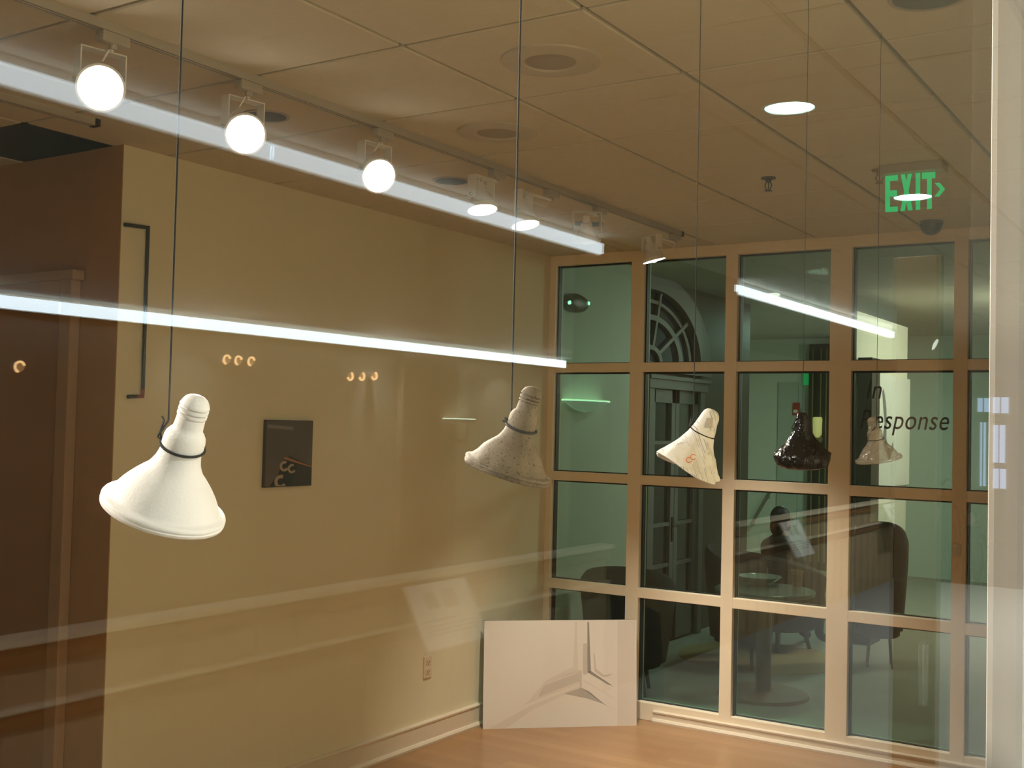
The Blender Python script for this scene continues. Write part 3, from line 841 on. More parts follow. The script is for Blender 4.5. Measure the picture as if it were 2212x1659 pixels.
def fring(b, r0, r1, x0, x1, n=36):
    P = [fan(r1, math.pi * i / n) for i in range(n + 1)] + [fan(r0, math.pi * (n - i) / n) for i in range(n + 1)]
    m = 2 * (n + 1)
    vs = [(x0, p.y, p.z) for p in P] + [(x1, p.y, p.z) for p in P]
    fs = [[i, i + 1, m - 2 - i, m - 1 - i] for i in range(n)] + [[m + i, m + m - 1 - i, m + m - 2 - i, m + i + 1] for i in range(n)]
    fs += [[i, (i + 1) % m, m + (i + 1) % m, m + i] for i in range(m)]
    b.add(vs, fs)
fl = struct(MB().build('window_3', GREYP)) if False else None
b = MB(); fring(b, .80, 1.0, xf, xf + .07); fring(b, .47, .53, xf, xf + .035); fring(b, .14, .19, xf, xf + .035); fring(b, .66, .70, xf, xf + .03)
for k in (1, 2, 4, 5):
    t = math.pi * (.22 * k if k < 3 else 1 - .22 * (6 - k))
    p, q = fan(.17, t), fan(.82, t)
    d_ = (q - p).normalized()
    b.obox(((p + q) / 2) + Vector((xf + .018, 0, 0)), (.017, 0, 0), d_ * ((q - p).length / 2), Vector((1, 0, 0)).cross(d_) * .016)
b.box(xf, xf + .07, fc.y - ry, fc.y + ry, fc.z - .07, fc.z)
w3 = struct(b.build('window_3', GREYP))
MB().prism([fan(.9, math.pi * i / 30) + Vector((xf, 0, 0)) for i in range(31)], (.004, 0, 0)).build('fan_glass', mat('fan_night_glass', (.022, .026, .045), .08, spec=.6), w3)

# wedge sconce and oval emergency light on the left lobby wall
def plane_pt(px, py, off=0.0): return at(px, py, X=XS + off)
s0, s1, sb = plane_pt(1212, 861), plane_pt(1300, 856), plane_pt(1268, 891)
root = thing('wall_sconce', (XS, (s0.y + s1.y) / 2, sb.z), 'pale wedge shaped wall sconce seen through the first pane column of the glass grid', 'lamp')
n = 14; b = MB()
ymid, hwid = (s0.y + s1.y) / 2, (s1.y - s0.y) / 2
top = [Vector((XS + .001 + .16 * math.sin(math.pi * i / n), ymid - hwid * math.cos(math.pi * i / n), s0.z)) for i in range(n + 1)]
tip_ = Vector((XS + .001, ymid + hwid * .15, sb.z))
mid_ = [p * .45 + tip_ * .55 + Vector((.02 * math.sin(math.pi * i / n), 0, -.02)) for i, p in enumerate(top)]
b.add(top + mid_ + [tip_], [[i, i + 1, n + 2 + i, n + 1 + i] for i in range(n)] + [[n + 1 + i, n + 2 + i, 2 * n + 2] for i in range(n)])
b.build('bowl', emit('frosted_bowl', (.62, .66, .52), .22), root, smooth=50)
b = MB().prism([p + Vector((0, 0, -.012)) for p in top], (0, 0, .006)); b.build('light_panel', emit('sconce_glow', (.8, 1.0, .7), 1.2), root)
o0 = plane_pt(1237, 655)
ey = (plane_pt(1263, 655).y - plane_pt(1212, 655).y) / 2; ez = (plane_pt(1237, 635).z - plane_pt(1237, 675).z) / 2
root = thing('emergency_light', (XS, o0.y, o0.z), 'dark oval emergency light high in the first pane column of the glass grid', 'light')
def oval(t, r, h):
    return r / math.sqrt((math.cos(t) / ey) ** 2 + (math.sin(t) / ez) ** 2), h
MB().lathe([(0, 1), (.03, 1), (.05, .85), (.06, .5), (.062, 0)], (XS + .001, o0.y, o0.z), (1, 0, 0), 32, warp=oval, ref=(0, 1, 0)).build('housing', mat('olive_bronze', (.10, .085, .04), .4), root, smooth=True)
for s in (-1, 1):
    MB().lathe([(0, .014), (.012, .012), (.016, 0)], (XS + .045, o0.y + s * ey * .8, o0.z + .01 * s), (1, 0, 0), 12).build('lamp_head', emit('led_green', (.4, 1.0, .55), 2.5), root, smooth=True)

# back wall of the lobby
def bw(px, py, off=.0): return at(px, py, Y=YL - off)
p0, p1 = bw(1683, 826), bw(1722, 1080)
struct(MB().bbox(p0.x, p1.x, YL - .03, YL - .001, 0, p0.z, .004).build('door_3', mat('pale_green_door', (.44, .47, .41), .5)))
p0, p1 = bw(1596, 934), bw(1607, 1031)
root = thing('wall_plaque', ((p0.x + p1.x) / 2, YL, p1.z), 'narrow dark vertical plaque on the green lit wall left of the hanging black bulb', 'sign')
MB().bbox(p0.x, p1.x, YL - .02, YL - .001, p1.z, p0.z, .003).build('plate', mat('plaque_grey', (.07, .08, .075), .4), root)
MB().box(p0.x + .004, p1.x - .004, YL - .023, YL - .019, p1.z + .08, p1.z + .25).build('dark_window', BLACK, root)
p0, p1 = bw(1715, 870), bw(1728, 897)
root = thing('fire_alarm', ((p0.x + p1.x) / 2, YL, p1.z), 'red fire alarm box on the lobby wall just above the hanging black bulb', 'alarm')
MB().bbox(p0.x, p1.x, YL - .05, YL - .001, p1.z, p0.z, .005).build('box', mat('alarm_red', (.45, .04, .03), .4), root)
MB().bbox(p0.x + .015, p1.x - .015, YL - .06, YL - .049, p1.z + .03, p1.z + .07, .002).build('strobe', WHITE, root)
p0, p1 = bw(1737, 806), bw(1760, 832)  # glowing panel stands in for the exit sign's reflection
root = thing('exit_reflection_glow', ((p0.x + p1.x) / 2, YL, p1.z), 'small glowing green panel standing for the exit sign reflection above the hanging black bulb', 'sign')
MB().bbox(p0.x, p1.x, YL - .06, YL - .03, p1.z, p0.z, .003).build('lit_face', emit('dim_green', (.02, .5, .16), .45), root)
MB().box((p0.x + p1.x) / 2 - .03, (p0.x + p1.x) / 2 + .03, YL - .035, YL - .001, p1.z + .05, p0.z - .05).build('bracket', BLACK, root)
for i, (a, bq) in enumerate((((1838, 862), (1869, 889)), ((1854, 918), (1868, 1045)))):
    p, q = bw(*a), bw(*bq)
    w_ = struct(MB().box(p.x, q.x, YL - .02, YL - .002, q.z, p.z).build('window_%d' % (i + 9), emit('dusk_pane', (.50, .68, 1.0), .95)))
    MB().box(p.x - .03, q.x + .03, YL - .03, YL - .001, q.z - .05, q.z).box(p.x - .03, q.x + .03, YL - .03, YL - .001, p.z, p.z + .05).box(p.x, q.x, YL - .028, YL - .021, (p.z + q.z) / 2 - .012, (p.z + q.z) / 2 + .012).build('sash', WHITE, w_)
# dark lift-like door frame with gilt edges
p0, p1 = bw(1762, 590), bw(1835, 1100)
dk = struct(MB().bbox(p0.x, p1.x, YL - .22, YL - .001, 0, 2.86, .006).build('door_4', mat('dark_bronze_frame', (.035, .034, .028), .35, metal=.3)))
GILT = mat('gilt_edge', (.40, .30, .14), .3, metal=.8)
for fx in (.10, .32, .47): MB().box(p0.x + (p1.x - p0.x) * fx, p0.x + (p1.x - p0.x) * fx + .016, YL - .232, YL - .221, .1, 2.8).build('door_bead', GILT, dk)
q = at(1768, 918, Y=YL - .25)
root = thing('brass_wall_lamp', (q.x, YL - .23, q.z - .1), 'small lit brass wall lamp on the dark frame right of the hanging black bulb', 'lamp')
MB().lathe([(-.16, .02), (-.12, .055), (.08, .06), (.10, .05), (.10, 0)], (q.x, YL - .29, q.z), (0, 0, 1), 18).build('shade', emit('brass_glow', (.9, .62, .25), .55), root, smooth=True)
MB().tube([(q.x, YL - .24, q.z - .18), (q.x, YL - .29, q.z - .18), (q.x, YL - .29, q.z - .15)], .012, 8).lathe([(0, .05), (-.02, .05)], (q.x, YL - .221, q.z - .18), (0, 1, 0), 14).build('arm', GILT, root, smooth=30)
# stair handrail
p0, p1 = bw(1663, 1062, .08), bw(1622, 1134, .08)
root = thing('stair_handrail', p1, 'thin sloping handrail on the lobby wall above the seated person', 'handrail')
MB().tube([p1, p0], .022, 8).build('rail', mat('handrail_brown', (.20, .17, .12), .4), root)
for f in (.1, .9):
    p = p1.lerp(p0, f); MB().tube([p, p + Vector((0, .079, -.04))], .008, 6).build('bracket', STEEL, root)

# bright display wall running away from the viewer
k_ = at(1853, 672, X=-1.0)
XW = -(2.78 - EYE.z) / (k_.z - EYE.z)
ywA, ywB = at(1850, 700, X=XW).y, at(1961, 700, X=XW).y
ywB = min(ywB, YL - .3)
sbox('wall_display', XW - .12, XW, ywA, ywB, 0, 2.78, mat('display_white', (.82, .78, .66), .7))
l = lamp('display_light', 'AREA', (XW + 1.5, (ywA + ywB) / 2, ZL - .05), 140, (1, .68, .58), shape='RECTANGLE', size=.3, size_y=1.6)
aim(l, (-1, 0, -.75))
def dw(px, py, o=.0): return at(px, py, X=XW + o)
p0, p1 = dw(1884, 806), dw(1957, 1046)
root = thing('display_canvas', (XW, (p0.y + p1.y) / 2, p1.z), 'tall pale canvas with grey brush strokes behind the pane lettering', 'picture')
MB().bbox(XW + .001, XW + .03, p0.y, p1.y, p1.z, p0.z, .003).build('canvas', mat('canvas_white', (.80, .77, .72), .7, var=.05, scale=3), root)
b = MB()
b.tube([dw(1908, 842, .033), dw(1912, 880, .033), dw(1914, 915, .033), dw(1911, 950, .033)], [.03, .05, .04, .06], 6)
b.tube([dw(1911, 950, .033), dw(1922, 985, .033), dw(1930, 960, .033)], [.06, .05, .03], 6)
b.v = [Vector((XW + .0305 + (v.x - XW - .033) * .02, v.y, v.z)) for v in b.v]
b.build('brush_strokes', mat('stroke_grey', (.22, .20, .20), .7, var=.3, scale=20), root)
p0, p1 = dw(1869, 772, .1), dw(1883, 1046, .1)
root = thing('dark_post', ((XW + .10), (p0.y + p1.y) / 2, 0), 'dark square post standing before the bright display wall behind the lettering', 'post')
MB().bbox(XW + .04, XW + .16, p0.y, p1.y, 0, p0.z, .004).build('shaft', mat('post_brown', (.09, .07, .05), .5), root)
MB().bbox(XW + .032, XW + .18, p0.y - .03, p1.y + .03, 0, .08, .004).build('foot', BLACK, root)

# tub chairs
CHB = mat('dark_chair_fabric', (0.030, 0.030, 0.034), .8, var=.2, scale=40, bump=.2)
def tub_chair(x, y, rz, label, s=1.0, sz=None):
    root = thing('tub_chair', (x, y, 0), label, 'chair', 'dark tub chairs in the lobby')
    M = Matrix.Translation((x, y, 0)) @ Matrix.Rotation(rz, 4, 'Z') @ Matrix.Diagonal((s, s, sz or s, 1))
    def T(b): b.v = [M @ v for v in b.v]; return b
    T(MB().lathe([(.16, .25), (.17, .29), (.30, .31), (.40, .315), (.44, .30), (.455, .24), (.46, 0)], (0, 0, 0), (0, 0, 1), 32)).build('seat', CHB, root, smooth=40)
    b = MB(); n = 28; prof = [(.20, .335), (.66, .40), (.76, .405), (.79, .375), (.76, .345), (.45, .325)]
    for i in range(n + 1):
        t = math.radians(-20 + 220 * i / n); dz = -.16 * (abs(i / n - .5) * 2) ** 2
        for (z, r) in prof: b.v.append(Vector((r * math.cos(t), r * math.sin(t), z + (dz if z > .4 else 0))))
    m = len(prof)
    for i in range(n):
        for j in range(m): b.f.append([i * m + j, i * m + (j + 1) % m, (i + 1) * m + (j + 1) % m, (i + 1) * m + j]); b.m.append(0)
    b.f += [list(range(m)), [n * m + j for j in range(m)][::-1]]; b.m += [0, 0]
    T(b).build('backrest', CHB, root, smooth=40)
    for k in range(4):
        t = math.radians(45 + 90 * k)
        T(MB().tube([(.2 * math.cos(t), .2 * math.sin(t), .17), (.25 * math.cos(t), .25 * math.sin(t), 0)], [.022, .015], 8)).build('leg', mat('chair_leg_wood', (.06, .035, .02), .5), root)
    return root
# round table with a bowl and a paper cup
TZ = .70
tc_ = at(1652, 1272, Z=TZ)
tr = (at(1762, 1272, Z=TZ) - tc_).length * .92
root = thing('cafe_table', (tc_.x, tc_.y, 0), 'round dark topped table holding a bowl and an orange cup in the lobby', 'table')
MB().lathe([(TZ - .03, tr - .01), (TZ - .025, tr), (TZ - .005, tr), (TZ, tr - .008), (TZ, 0)], (tc_.x, tc_.y, 0), (0, 0, 1), 48).build('table_top', mat('table_laminate', (.10, .16, .15), .25), root, smooth=30)
MB().lathe([(.03, .05), (TZ - .03, .05)], (tc_.x, tc_.y, 0), (0, 0, 1), 20).build('pedestal', mat('pedestal_brown', (.22, .13, .07), .5), root, smooth=30)
MB().lathe([(0, .30), (.02, .29), (.035, .06), (.035, 0)], (tc_.x, tc_.y, .001), (0, 0, 1), 32).build('base', mat('pedestal_brown', (.22, .13, .07), .5), root, smooth=30)
c = at(1640, 1262, Z=TZ)
root = thing('glass_bowl', (c.x, c.y, TZ), 'wide shallow pale bowl on the round lobby table', 'bowl')
MB().lathe([(.001, .055), (.008, .06), (.03, .12), (.055, .150), (.058, .148), (.034, .115), (.014, .05), (.012, 0)], (c.x, c.y, TZ), (0, 0, 1), 36).build('bowl', mat('pale_glaze', (.35, .40, .36), .15), root, smooth=40)
c = at(1722, 1266, Z=TZ)
root = thing('paper_cup', (c.x, c.y, TZ), 'tall orange brown cup standing on the round lobby table', 'cup')
MB().lathe([(0.001, .030), (.105, .042), (.108, .043), (.108, .040), (.012, .028), (.012, 0)], (c.x, c.y, TZ), (0, 0, 1), 24).build('cup', mat('cup_orange', (.42, .17, .05), .6), root, smooth=40)
MB().lathe([(.03, .0345), (.078, .0395)], (c.x, c.y, TZ), (0, 0, 1), 24).build('sleeve', mat('cup_sleeve', (.30, .14, .06), .8), root, smooth=40)

# seated person
def skin_body(name, pts, edges, radii, material, parent, sub=2):
    base = parent.location
    me = bpy.data.meshes.new(name)
    me.from_pydata([tuple(Vector(p) - base) for p in pts], edges, [])
    o = bpy.data.objects.new(name, me); COL.objects.link(o)
    sk = o.modifiers.new('skin', 'SKIN'); sk.use_smooth_shade = True
    for v, r in zip(me.skin_vertices[0].data, radii): v.radius = (r, r)
    me.skin_vertices[0].data[0].use_root = True
    ss = o.modifiers.new('sub', 'SUBSURF'); ss.levels = ss.render_levels = sub
    dg = bpy.context.evaluated_depsgraph_get()
    m2 = bpy.data.meshes.new_from_object(o.evaluated_get(dg))
    bpy.data.objects.remove(o)
    m2.name = name; m2.materials.clear(); m2.materials.append(material)
    for p in m2.polygons: p.use_smooth = True
    o = bpy.data.objects.new(name, m2); COL.objects.link(o); o.parent = parent
    return o

SKIN = mat('skin', (.30, .19, .13), .55)
HAIR = mat('dark_hair', (.010, .009, .009), .5)
COAT = mat('dark_coat', (.020, .021, .024), .85, var=.2, scale=30)
def person(x, y, z, rz, sitting, label, hgt=1.70, group=None):
    root = thing('person', (x, y, z), label, 'person', group)
    M = Matrix.Translation((x, y, z)) @ Matrix.Rotation(rz, 4, 'Z') @ Matrix.Scale(hgt / 1.70, 4)
    hip = .50 if sitting else .90
    def J(px, py, pz): return M @ Vector((px, py, pz))
    P, E, Rd = [], [], []
    def ad(p, r, par=None):
        P.append(J(*p)); Rd.append(r * hgt / 1.7)
        if par is not None: E.append((par, len(P) - 1))
        return len(P) - 1
    pel = ad((0, 0, hip), .135)
    wst = ad((0, -.01, hip + .18), .125, pel)
    cst = ad((0, .0, hip + .38), .145, wst)
    shl = ad((0, -.01, hip + .50), .11, cst)
    nk = ad((0, .01, hip + .585), .055, shl)
    hd0 = ad((0, .025, hip + .66), .075, nk)
    hd1 = ad((0, .03, hip + .74), .092, hd0)
    ad((0, .015, hip + .80), .07, hd1)
    for s in (-1, 1):
        sh = ad((.18 * s, -.01, hip + .48), .062, shl)
        if sitting:
            el = ad((.25 * s, .10, hip + .24), .047, sh); wr = ad((.15 * s, .33, hip + .17), .032, el)
            hand = ad((.13 * s, .39, hip + .165), .034, wr); fd = (-.1 * s, 1, -.1)
        else:
            el = ad((.24 * s, .01, hip + .20), .047, sh); wr = ad((.26 * s, .06, hip - .05), .032, el)
            hand = ad((.26 * s, .075, hip - .12), .034, wr); fd = (0, .15, -1)
        hp = P[hand]
        for k in range(4):
            o = (k - 1.5) * .017; ln = (.055, .075, .08, .07)[k]
            base_ = M.inverted() @ hp
            w_ = Vector((1, 0, 0)) if sitting else Vector((0, 1, 0))
            q1 = base_ + w_ * o + Vector(fd) * .035
            q2 = q1 + Vector(fd) * ln * .5; q3 = q2 + (Vector(fd) + Vector((0, 0, -.6)) * (1 if sitting else 0) + Vector((-.4 * s, 0, 0)) * (0 if sitting else 1)).normalized() * ln * .5
            i1 = ad(tuple(q1), .010, hand); i2 = ad(tuple(q2), .009, i1); ad(tuple(q3), .008, i2)
        w_ = Vector((-s, .4, 0)) if sitting else Vector((0, 1, -.4))
        base_ = M.inverted() @ hp
        i1 = ad(tuple(base_ + w_ * .03), .012, hand); ad(tuple(base_ + w_ * .045 + Vector(fd) * .03), .010, i1)
        if sitting:
            th = ad((.10 * s, .06, hip - .01), .10, pel); kn = ad((.12 * s, .45, hip + .02), .066, th)
            an = ad((.12 * s, .44, .10), .045, kn); ad((.13 * s, .58, .045), .040, an)
        else:
            th = ad((.09 * s, 0, hip - .10), .095, pel); kn = ad((.10 * s, .02, .49), .062, th)
            an = ad((.10 * s, -.02, .10), .044, kn); ad((.12 * s, .12, .042), .038, an)
    skin_body('body', P, E, Rd, COAT, root)
    # head skin, face features and hair as children
    hc = Vector((0, .03, hip + .735))
    R3 = M.to_3x3()
    def ell(b, c, rx, ry_, rz_, n=20, m=14, cut=None):
        o = len(b.v); vs = []
        for i in range(m + 1):
            f = math.pi * i / m
            for k in range(n):
                t = 2 * math.pi * k / n
                vs.append(M @ (Vector(c) + Vector((rx * math.sin(f) * math.cos(t), ry_ * math.sin(f) * math.sin(t), rz_ * math.cos(f)))))
        b.add(vs, [[i * n + k, i * n + (k + 1) % n, (i + 1) * n + (k + 1) % n, (i + 1) * n + k] for i in range(m) for k in range(n)])
    b = MB(); ell(b, hc + Vector((0, .012, -.01)), .080, .098, .122); ell(b, hc + Vector((0, .113, -.022)), .013, .020, .022); 
    for s in (-1, 1): ell(b, hc + Vector((.081 * s, 0, -.015)), .010, .020, .032)
    ell(b, hc + Vector((0, .100, -.066)), .024, .010, .008)
    b.tube([M @ (hc + Vector((0, 0, -.10))), M @ (hc + Vector((0, -.02, -.19)))], .056, 14)
    face = b.build('face', SKIN, root, smooth=True)
    for s in (-1, 1):
        b = MB(); ell(b, hc + Vector((.032 * s, .098, .008)), .013, .009, .008)
        b.build('eye', mat('eye_dark', (.03, .025, .02), .2), face, smooth=True)
    b = MB(); ell(b, hc + Vector((0, -.022, .026)), .094, .105, .118); ell(b, hc + Vector((0, -.06, -.06)), .080, .062, .10)
    b.build('hair', HAIR, root, smooth=True)
    # collar
    c0 = M @ (hc + Vector((0, -.02, -.185)))
    MB().lathe([(-.02, .085), (.0, .078), (.03, .070), (.03, .062), (-.01, .07)], c0, M.to_3x3() @ Vector((0, 0, 1)), 20).build('coat_collar', COAT, root, smooth=True)
    return root
hp = at(1684, 1124, Y=9.0)
zsc = hp.z / (.50 + .735)
person(hp.x, hp.y, 0, math.radians(-25), True, 'dark haired person in a dark coat seated beyond the round lobby table', 1.70 * zsc)
tub_chair(hp.x, hp.y, math.radians(155), 'dark tub chair with the seated person in it', 1.0)
q = at(1350, 1214, Y=6.8); tub_chair(q.x, q.y + .05, math.radians(200), 'large dark tub chair low in the first two pane columns of the glass grid', .78, q.z / .79)
q = at(1608, 1180, Y=8.1); tub_chair(q.x, q.y, math.radians(90), 'dark tub chair half hidden left of the seated person', .72, q.z / .79)
q = at(1903, 1122, Y=8.8); tub_chair(q.x, q.y, math.radians(197), 'dark tub chair low behind the fourth pane column below the lettering', .5, q.z / .79)
# round rug under the table
c = at(1640, 1420, Z=0)
tag(MB().lathe([(0, .62), (.002, .62), (.003, .60), (.003, 0)], (c.x, c.y, .001), (0, 0, 1), 64).build('round_rug', mat('tan_rug', (.40, .27, .13), .9, var=.1, scale=60)), 'round tan rug on the lobby floor seen through the lower third pane column', 'rug')

# ================================================================ THE HALL THE VIEWER STANDS IN (seen mirrored in the front glass)
HX = mir(-3.6)                     # line of the reading rail
HFX = mir(-11.0)                   # far wall beyond it
ZH = 3.0
HALLW = mat('hall_wall_paint', (0.62, 0.55, 0.42), .7, var=.03, scale=2)
HWOOD = mat('hall_brown_wood', (0.26, 0.13, 0.055), .5, var=.15, scale=4)
HCAP = mat('hall_pale_rail', (0.80, 0.72, 0.56), .5)
CARP = mat('hall_carpet', (0.36, 0.38, 0.38), .95, var=.08, scale=30)
sbox('floor_hall', XG, HX + .1, -3.2, 14.2, -.08, 0, CARP)
sbox('floor_hall_lower', HX + .1, HFX + .1, -3.2, 20.2, -1.08, -1.0, CARP)
sbox('floor_hall_end', XG, HX + 3, 14.2, 27, -.70, -.62, CARP)
hx = [mir(-1.81) + .613 * k for k in range(-2, 4)]
hx = [XG] + [x for x in hx if XG + .05 < x < HX + .1] + [HX + .1]
hy = [3.267 + .613 * k for k in range(-10, 18)] + [14.2]
tile_ceiling('ceiling_hall', hx, hy, ZH, .007, mat('hall_ceiling_tile', (.60, .57, .48), .9, var=.05, scale=30), mat('hall_reveal', (.20, .15, .10), .8))
sbox('ceiling_hall_far', HX + .1, HFX + .1, -3.2, 20.2, ZH, ZH + .05, mat('hall_far_ceiling', (.60, .60, .52), .9))
sbox('ceiling_hall_end', XG, HX + 3.1, 14.2, 27, ZH - .004, ZH + .05, mat('hall_far_ceiling', (.60, .60, .52), .9))
sbox('wall_hall_far', HFX, HFX + .1, -3.2, 20.2, -1.0, ZH, HALLW)
sbox('wall_hall_rear', XG - .3, HFX + .1, -3.3, -3.2, -1.0, ZH, HALLW)
sbox('wall_hall_end_side', HX + 3, HX + 3.1, 14.2, 27, -1.0, ZH, HALLW)
sbox('wall_hall_drop', HX + .06, HX + .1, -3.2, 14.2, -1.0, -.08, HWOOD)
sbox('wall_hall_back', HX + 3, HFX + .1, 20.1, 20.2, -1.0, ZH, HALLW)
sbox('wall_hall_end', XG, HX + 3.1, 27, 27.1, -.62, ZH, HALLW)
sbox('wall_hall_step', XG, HX + .1, 14.2, 14.22, -.62, -.08, HWOOD)
# reading rail: panelled guard with a pale cap and two brown rails, broken by a pier
def guard(y0, y1, label):
    root = thing('reading_rail', (HX, y0, 0), label, 'railing', 'panelled reading rails along the hall')
    b = MB().box(HX + .01, HX + .05, y0, y1, 0.001, .92)
    y = y0 + .1
    while y < y1 - .1:
        b.box(HX + .002, HX + .011, y, y + .035, .02, .88); y += .24
    b.build('panel', mat('hall_panel', (.46, .36, .23), .6, var=.05), root)
    MB().bbox(HX - .05, HX + .07, y0, y1, .948, .975, .004).build('cap', HCAP, root)
    MB().bbox(HX - .02, HX + .055, y0, y1, .87, .948, .004).build('brown_rail', HWOOD, root)
    MB().bbox(HX - .03, HX + .01, y0, y1, .715, .735, .004).build('lower_cap', HCAP, root)
    MB().bbox(HX - .015, HX + .01, y0, y1, .655, .714, .004).build('lower_rail', HWOOD, root)
guard(-3.0, 6.75, 'long near stretch of panelled reading rail mirrored across the left of the glass')
guard(8.95, 13.95, 'short far stretch of panelled reading rail mirrored across the third and fourth pane columns')
struct(MB().box(HX, HX + .3, 6.75, 8.95, 0, ZH).build('trim_2', mat('dark_pier_wood', (.07, .045, .028), .5, var=.1)))

# information placards on the rail
PL = mat('placard_white', (.80, .79, .80), .5)
def placard(y0, y1, label):
    c = Vector((HX - .05, (y0 + y1) / 2, .97))
    root = thing('info_placard', c, label, 'placard', 'tilted placards on the reading rail')
    ax = Vector((-.16, 0, -.30)); w = (y1 - y0) / 2
    m0 = Vector((HX - .06, (y0 + y1) / 2, .93)) + ax * .5
    ay = Vector((0, w, 0)) ; nz_ = Vector((-.30, 0, .16)).normalized()
    MB().obox(m0, ax * .5, ay, nz_ * .006).build('plate', PL, root)
    b = MB()
    for i, (u, v, du, dv, s) in enumerate(((-.35, -.45, .18, .25, 0), (.25, -.45, .22, .30, 0), (-.3, .15, .6, .03, 1), (0, .32, .85, .02, 1), (0, .45, .85, .02, 1), (0, .58, .85, .02, 1))):
        b.obox(m0 + ay * u + ax * .5 * v + nz_ * .0066, ay * du, ax * .5 * dv, nz_ * .0006)
    b.build('printed_picture', mat('placard_ink', (.42, .38, .36), .6, var=.4, scale=25), root)
placard(4.50, 5.02, 'white placard with grey pictures mirrored low on the left wall')
placard(9.85, 10.35, 'white placard with grey pictures mirrored beside the seated person')
placard(13.24, 13.78, 'white placard mirrored low behind the fourth pane column')

# fluorescent strips
def strip(y0, y1, x, z0, z1, label, seg, st, nm):
    root = thing('fluorescent_strip', (x, y0, ZH), label, 'light', 'fluorescent strips along the hall')
    MB().box(x + .03, x + .12, y0, y1, z0 - .01, ZH - .003).build('housing', WHITE, root)
    n = max(1, round((y1 - y0) / seg)); d_ = (y1 - y0) / n
    for k in range(n):
        MB().bbox(x, x + .03, y0 + k * d_ + .004, y0 + (k + 1) * d_ - .004, z0, z1, .006).build('tube_cover', emit(nm, (.78, .92, 1.0), st), root)
strip(-2.5, 6.61, HX, 2.887, 2.957, 'wide pale fluorescent strip mirrored from the upper left to the track end', 3.04, STRIP1, 'strip_near')
strip(8.88, 13.87, HX, 2.887, 2.957, 'pale fluorescent strip mirrored across the third and fourth pane columns', 2.5, STRIP1 * 1.1, 'strip_near_b')
strip(-2.0, 18.55, HFX - .15, 2.83, 2.962, 'narrow bright fluorescent strip mirrored across the middle of the left wall', 1.22, STRIP2, 'strip_far')

# recessed downlights
def downlight(x, y, label):
    root = thing('downlight', (x, y, ZH), label, 'light', 'lit recessed downlights of the hall ceiling')
    MB().lathe([(0, .098), (-.004, .097), (-.005, .088), (0, .086)], (x, y, ZH), (0, 0, 1), 36).build('trim_ring', WHITE, root, smooth=30)
    MB().lathe([(-.002, .086), (-.002, 0)], (x, y, ZH), (0, 0, 1), 32).build('diffuser', emit('downlight_glow', (.80, 1.0, .98), 5.0), root)
    l = lamp('downlight_light', 'SPOT', (x, y, ZH - .03), HALL_W * 4, (1.0, .97, .88), spot_size=math.radians(150), spot_blend=.6, shadow_soft_size=.08)
    l.parent = root; l.matrix_parent_inverse = Matrix.Translation(-root.location)
downlight(mir(-1.503), 4.23, 'large lit downlight mirrored on the ceiling left of the green sign')
downlight(mir(-1.508), 6.15, 'lit downlight mirrored across the green sign')
for y, k in ((-1.5, 2.6), (1.2, 2.6), (10.6, 2.0), (12.8, 1.8)):  # bare spots without fixtures, added to brighten the bulbs and placards
    l = lamp('hall_fill_spot', 'SPOT', (mir(-1.5), y, ZH - .03), HALL_W * 4 * k, (1.0, .97, .88), spot_size=math.radians(150), spot_blend=.6, shadow_soft_size=.08)
for y in (-1, 2.5, 6, 9.5, 13, 16.5):       # spots added at the far strip to brighten the lower hall
    l = lamp('far_hall_fill_spot', 'SPOT', (HFX - .19, y, 2.90), HALL_W * 6, (.92, 1.0, .95), spot_size=math.radians(165), spot_blend=.5, shadow_soft_size=.03)
    aim(l, (-1, 0, -.8))

# brown door edge with pull handle near the glass
YP = 4.6
pa, pb = mir(at(1930, 900, Y=YP).x), mir(at(2025, 900, Y=YP).x)
hd = struct(MB().bbox(min(pa, pb), max(pa, pb), YP, YP + .05, 0, 2.45, .004).build('door_5', mat('dark_door_wood', (.11, .065, .03), .5, var=.15, scale=4)))
h0, h1 = at(1995, 1375, Y=YP - .05), at(1995, 1540, Y=YP - .05)
MB().tube([(mir(h0.x), YP, h0.z - .03), (mir(h0.x), YP - .05, h0.z - .03), (mir(h0.x), YP - .05, h1.z + .03), (mir(h0.x), YP, h1.z + .03)], .011, 10).build('pull_handle', STEEL, hd, smooth=40)

# windows with dusk light at the far end of the hall
DAY = emit('dusk_window', (.50, .68, 1.0), 1.1)
for i, (a, bq) in enumerate((((2112, 860), (2137, 890)), ((2145, 858), (2178, 893)), ((2118, 912), (2128, 1050)), ((2146, 918), (2170, 1000)), ((2146, 1012), (2172, 1056)))):
    p, q = at(*a, Y=26.98), at(*bq, Y=26.98)
    x0, x1 = mir(p.x), mir(q.x)
    w_ = struct(MB().box(min(x0, x1), max(x0, x1), 26.96, 26.99, q.z, p.z).build('window_%d' % (i + 4), DAY))
    MB().box(min(x0, x1) - .03, max(x0, x1) + .03, 26.95, 26.999, q.z - .04, q.z).box(min(x0, x1) - .03, max(x0, x1) + .03, 26.95, 26.999, p.z, p.z + .04).box((x0 + x1) / 2 - .012, (x0 + x1) / 2 + .012, 26.95, 26.96, q.z, p.z).build('sash', WHITE, w_)

# people standing far down the hall
hq = at(2046, 1050, Y=18.6); zs = (hq.z + .62) / 1.635
person(mir(hq.x), hq.y, -.62, math.radians(150), False, 'dark clothed standing person mirrored at the right hand mullion', 1.70 * zs)
hq = at(2102, 1118, Y=16.5); zs = (hq.z + .62) / 1.635
person(mir(hq.x), hq.y, -.62, math.radians(200), False, 'second smaller dark clothed person mirrored in the last pane column', 1.70 * zs)

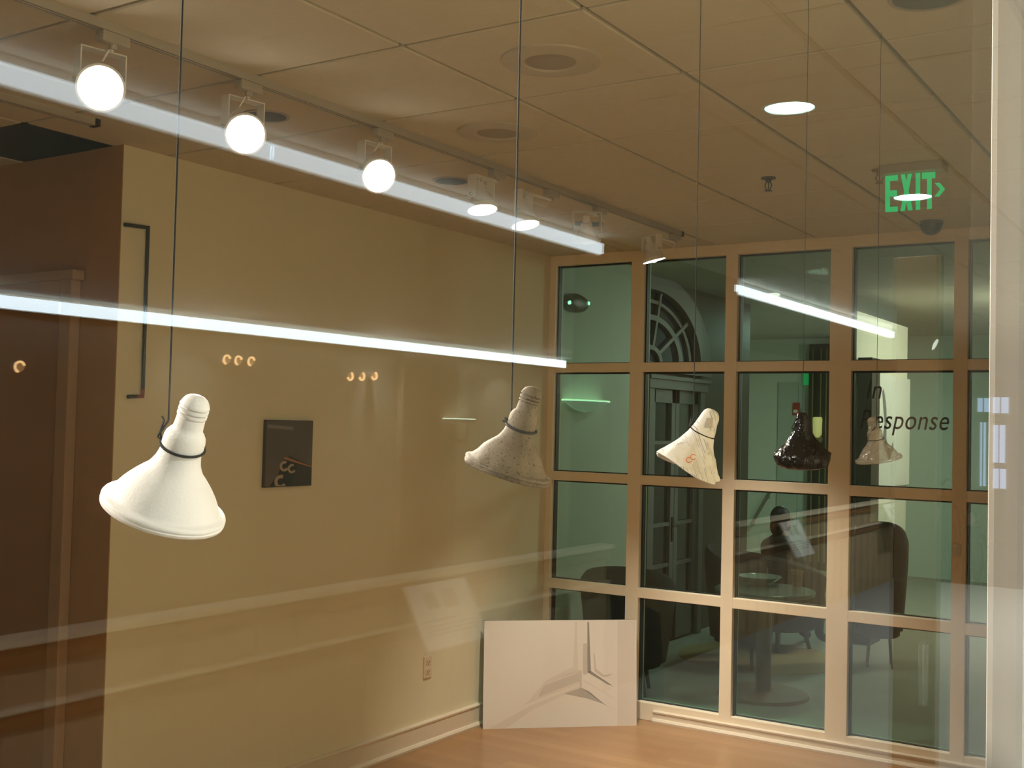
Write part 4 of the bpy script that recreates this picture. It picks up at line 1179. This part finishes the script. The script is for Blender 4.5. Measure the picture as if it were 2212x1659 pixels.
# far wall of the hall: pilaster, framed picture, sconce, little halogen lamps
def fw(px, py, o=.0): return at(px, py, X=-11.0 + o)
ya_, yb_ = fw(857, 900).y, fw(975, 900).y
struct(MB().box(HFX - .12, HFX, ya_, yb_, -1.0, 2.80).build('trim_3', mat('pilaster_brown', (.40, .30, .19), .7)))
p, q = fw(973, 905), fw(1000, 957)
root = thing('framed_picture', (HFX, (p.y + q.y) / 2, q.z), 'small framed picture mirrored right of a wall sconce on the left wall', 'picture')
MB().bbox(HFX - .03, HFX - .001, p.y + .1, q.y + .1, q.z, p.z, .004).build('frame', HWOOD, root)
MB().box(HFX - .034, HFX - .029, p.y + .16, q.y + .04, q.z + .06, p.z - .06).build('print', mat('faded_print', (.5, .44, .32), .6, var=.2, scale=6), root)
p, q, tq = fw(943, 902), fw(1007, 902), fw(957, 917)
root = thing('hall_sconce', (HFX - .12, (p.y + q.y) / 2, tq.z), 'pale half bowl wall sconce mirrored on the left wall beside the concrete bulb', 'lamp')
ym, hw_ = (p.y + q.y) / 2, (q.y - p.y) / 2
b = MB(); n = 12
topr = [Vector((HFX - .121 - .22 * math.sin(math.pi * i / n), ym - hw_ * math.cos(math.pi * i / n), p.z)) for i in range(n + 1)]
tp = Vector((HFX - .121, ym - hw_ * .4, tq.z))
b.add(topr + [tp], [[i, i + 1, n + 1] for i in range(n)])
b.build('bowl', mat('sconce_plaster', (.74, .76, .68), .5), root, smooth=50)
MB().prism([v - Vector((0, 0, .02)) for v in topr], (0, 0, .012)).build('light_panel', emit('sconce_white', (.8, 1, .85), 6.0), root)
for i, (px, py) in enumerate(((478, 775), (503, 777), (531, 779), (745, 811), (770, 811), (797, 810), (30, 790))):
    p = fw(px, py)
    root = thing('halogen_lamp', (HFX, p.y, p.z), 'single small lamp mirrored at the far left over the dark alcove door' if i == 6 else ('lamp of the left trio of small glowing rings mirrored on the left wall, %s', 'lamp of the right trio of small glowing rings mirrored on the left wall, %s')[i // 3] % ('leftmost', 'middle', 'rightmost')[i % 3], 'lamp', 'small halogen lamps on the far hall wall')
    MB().lathe([(0, .05), (.03, .05), (.10, .075), (.10, .055), (.04, .03), (.04, 0)], (HFX - .001, p.y, p.z), (-1, 0, -.15), 20).build('reflector_cup', WHITE, root, smooth=40)
    MB().tube(arc((HFX - .105, p.y, p.z - .012), (0, 1, 0), (0, 0, 1), .055, 0.3 + math.pi * (i // 3), 4.4 + math.pi * (i // 3), 14), .014, 6).build('glowing_ring', emit('halogen_glow', (1.0, .62, .28), 9.0), root)
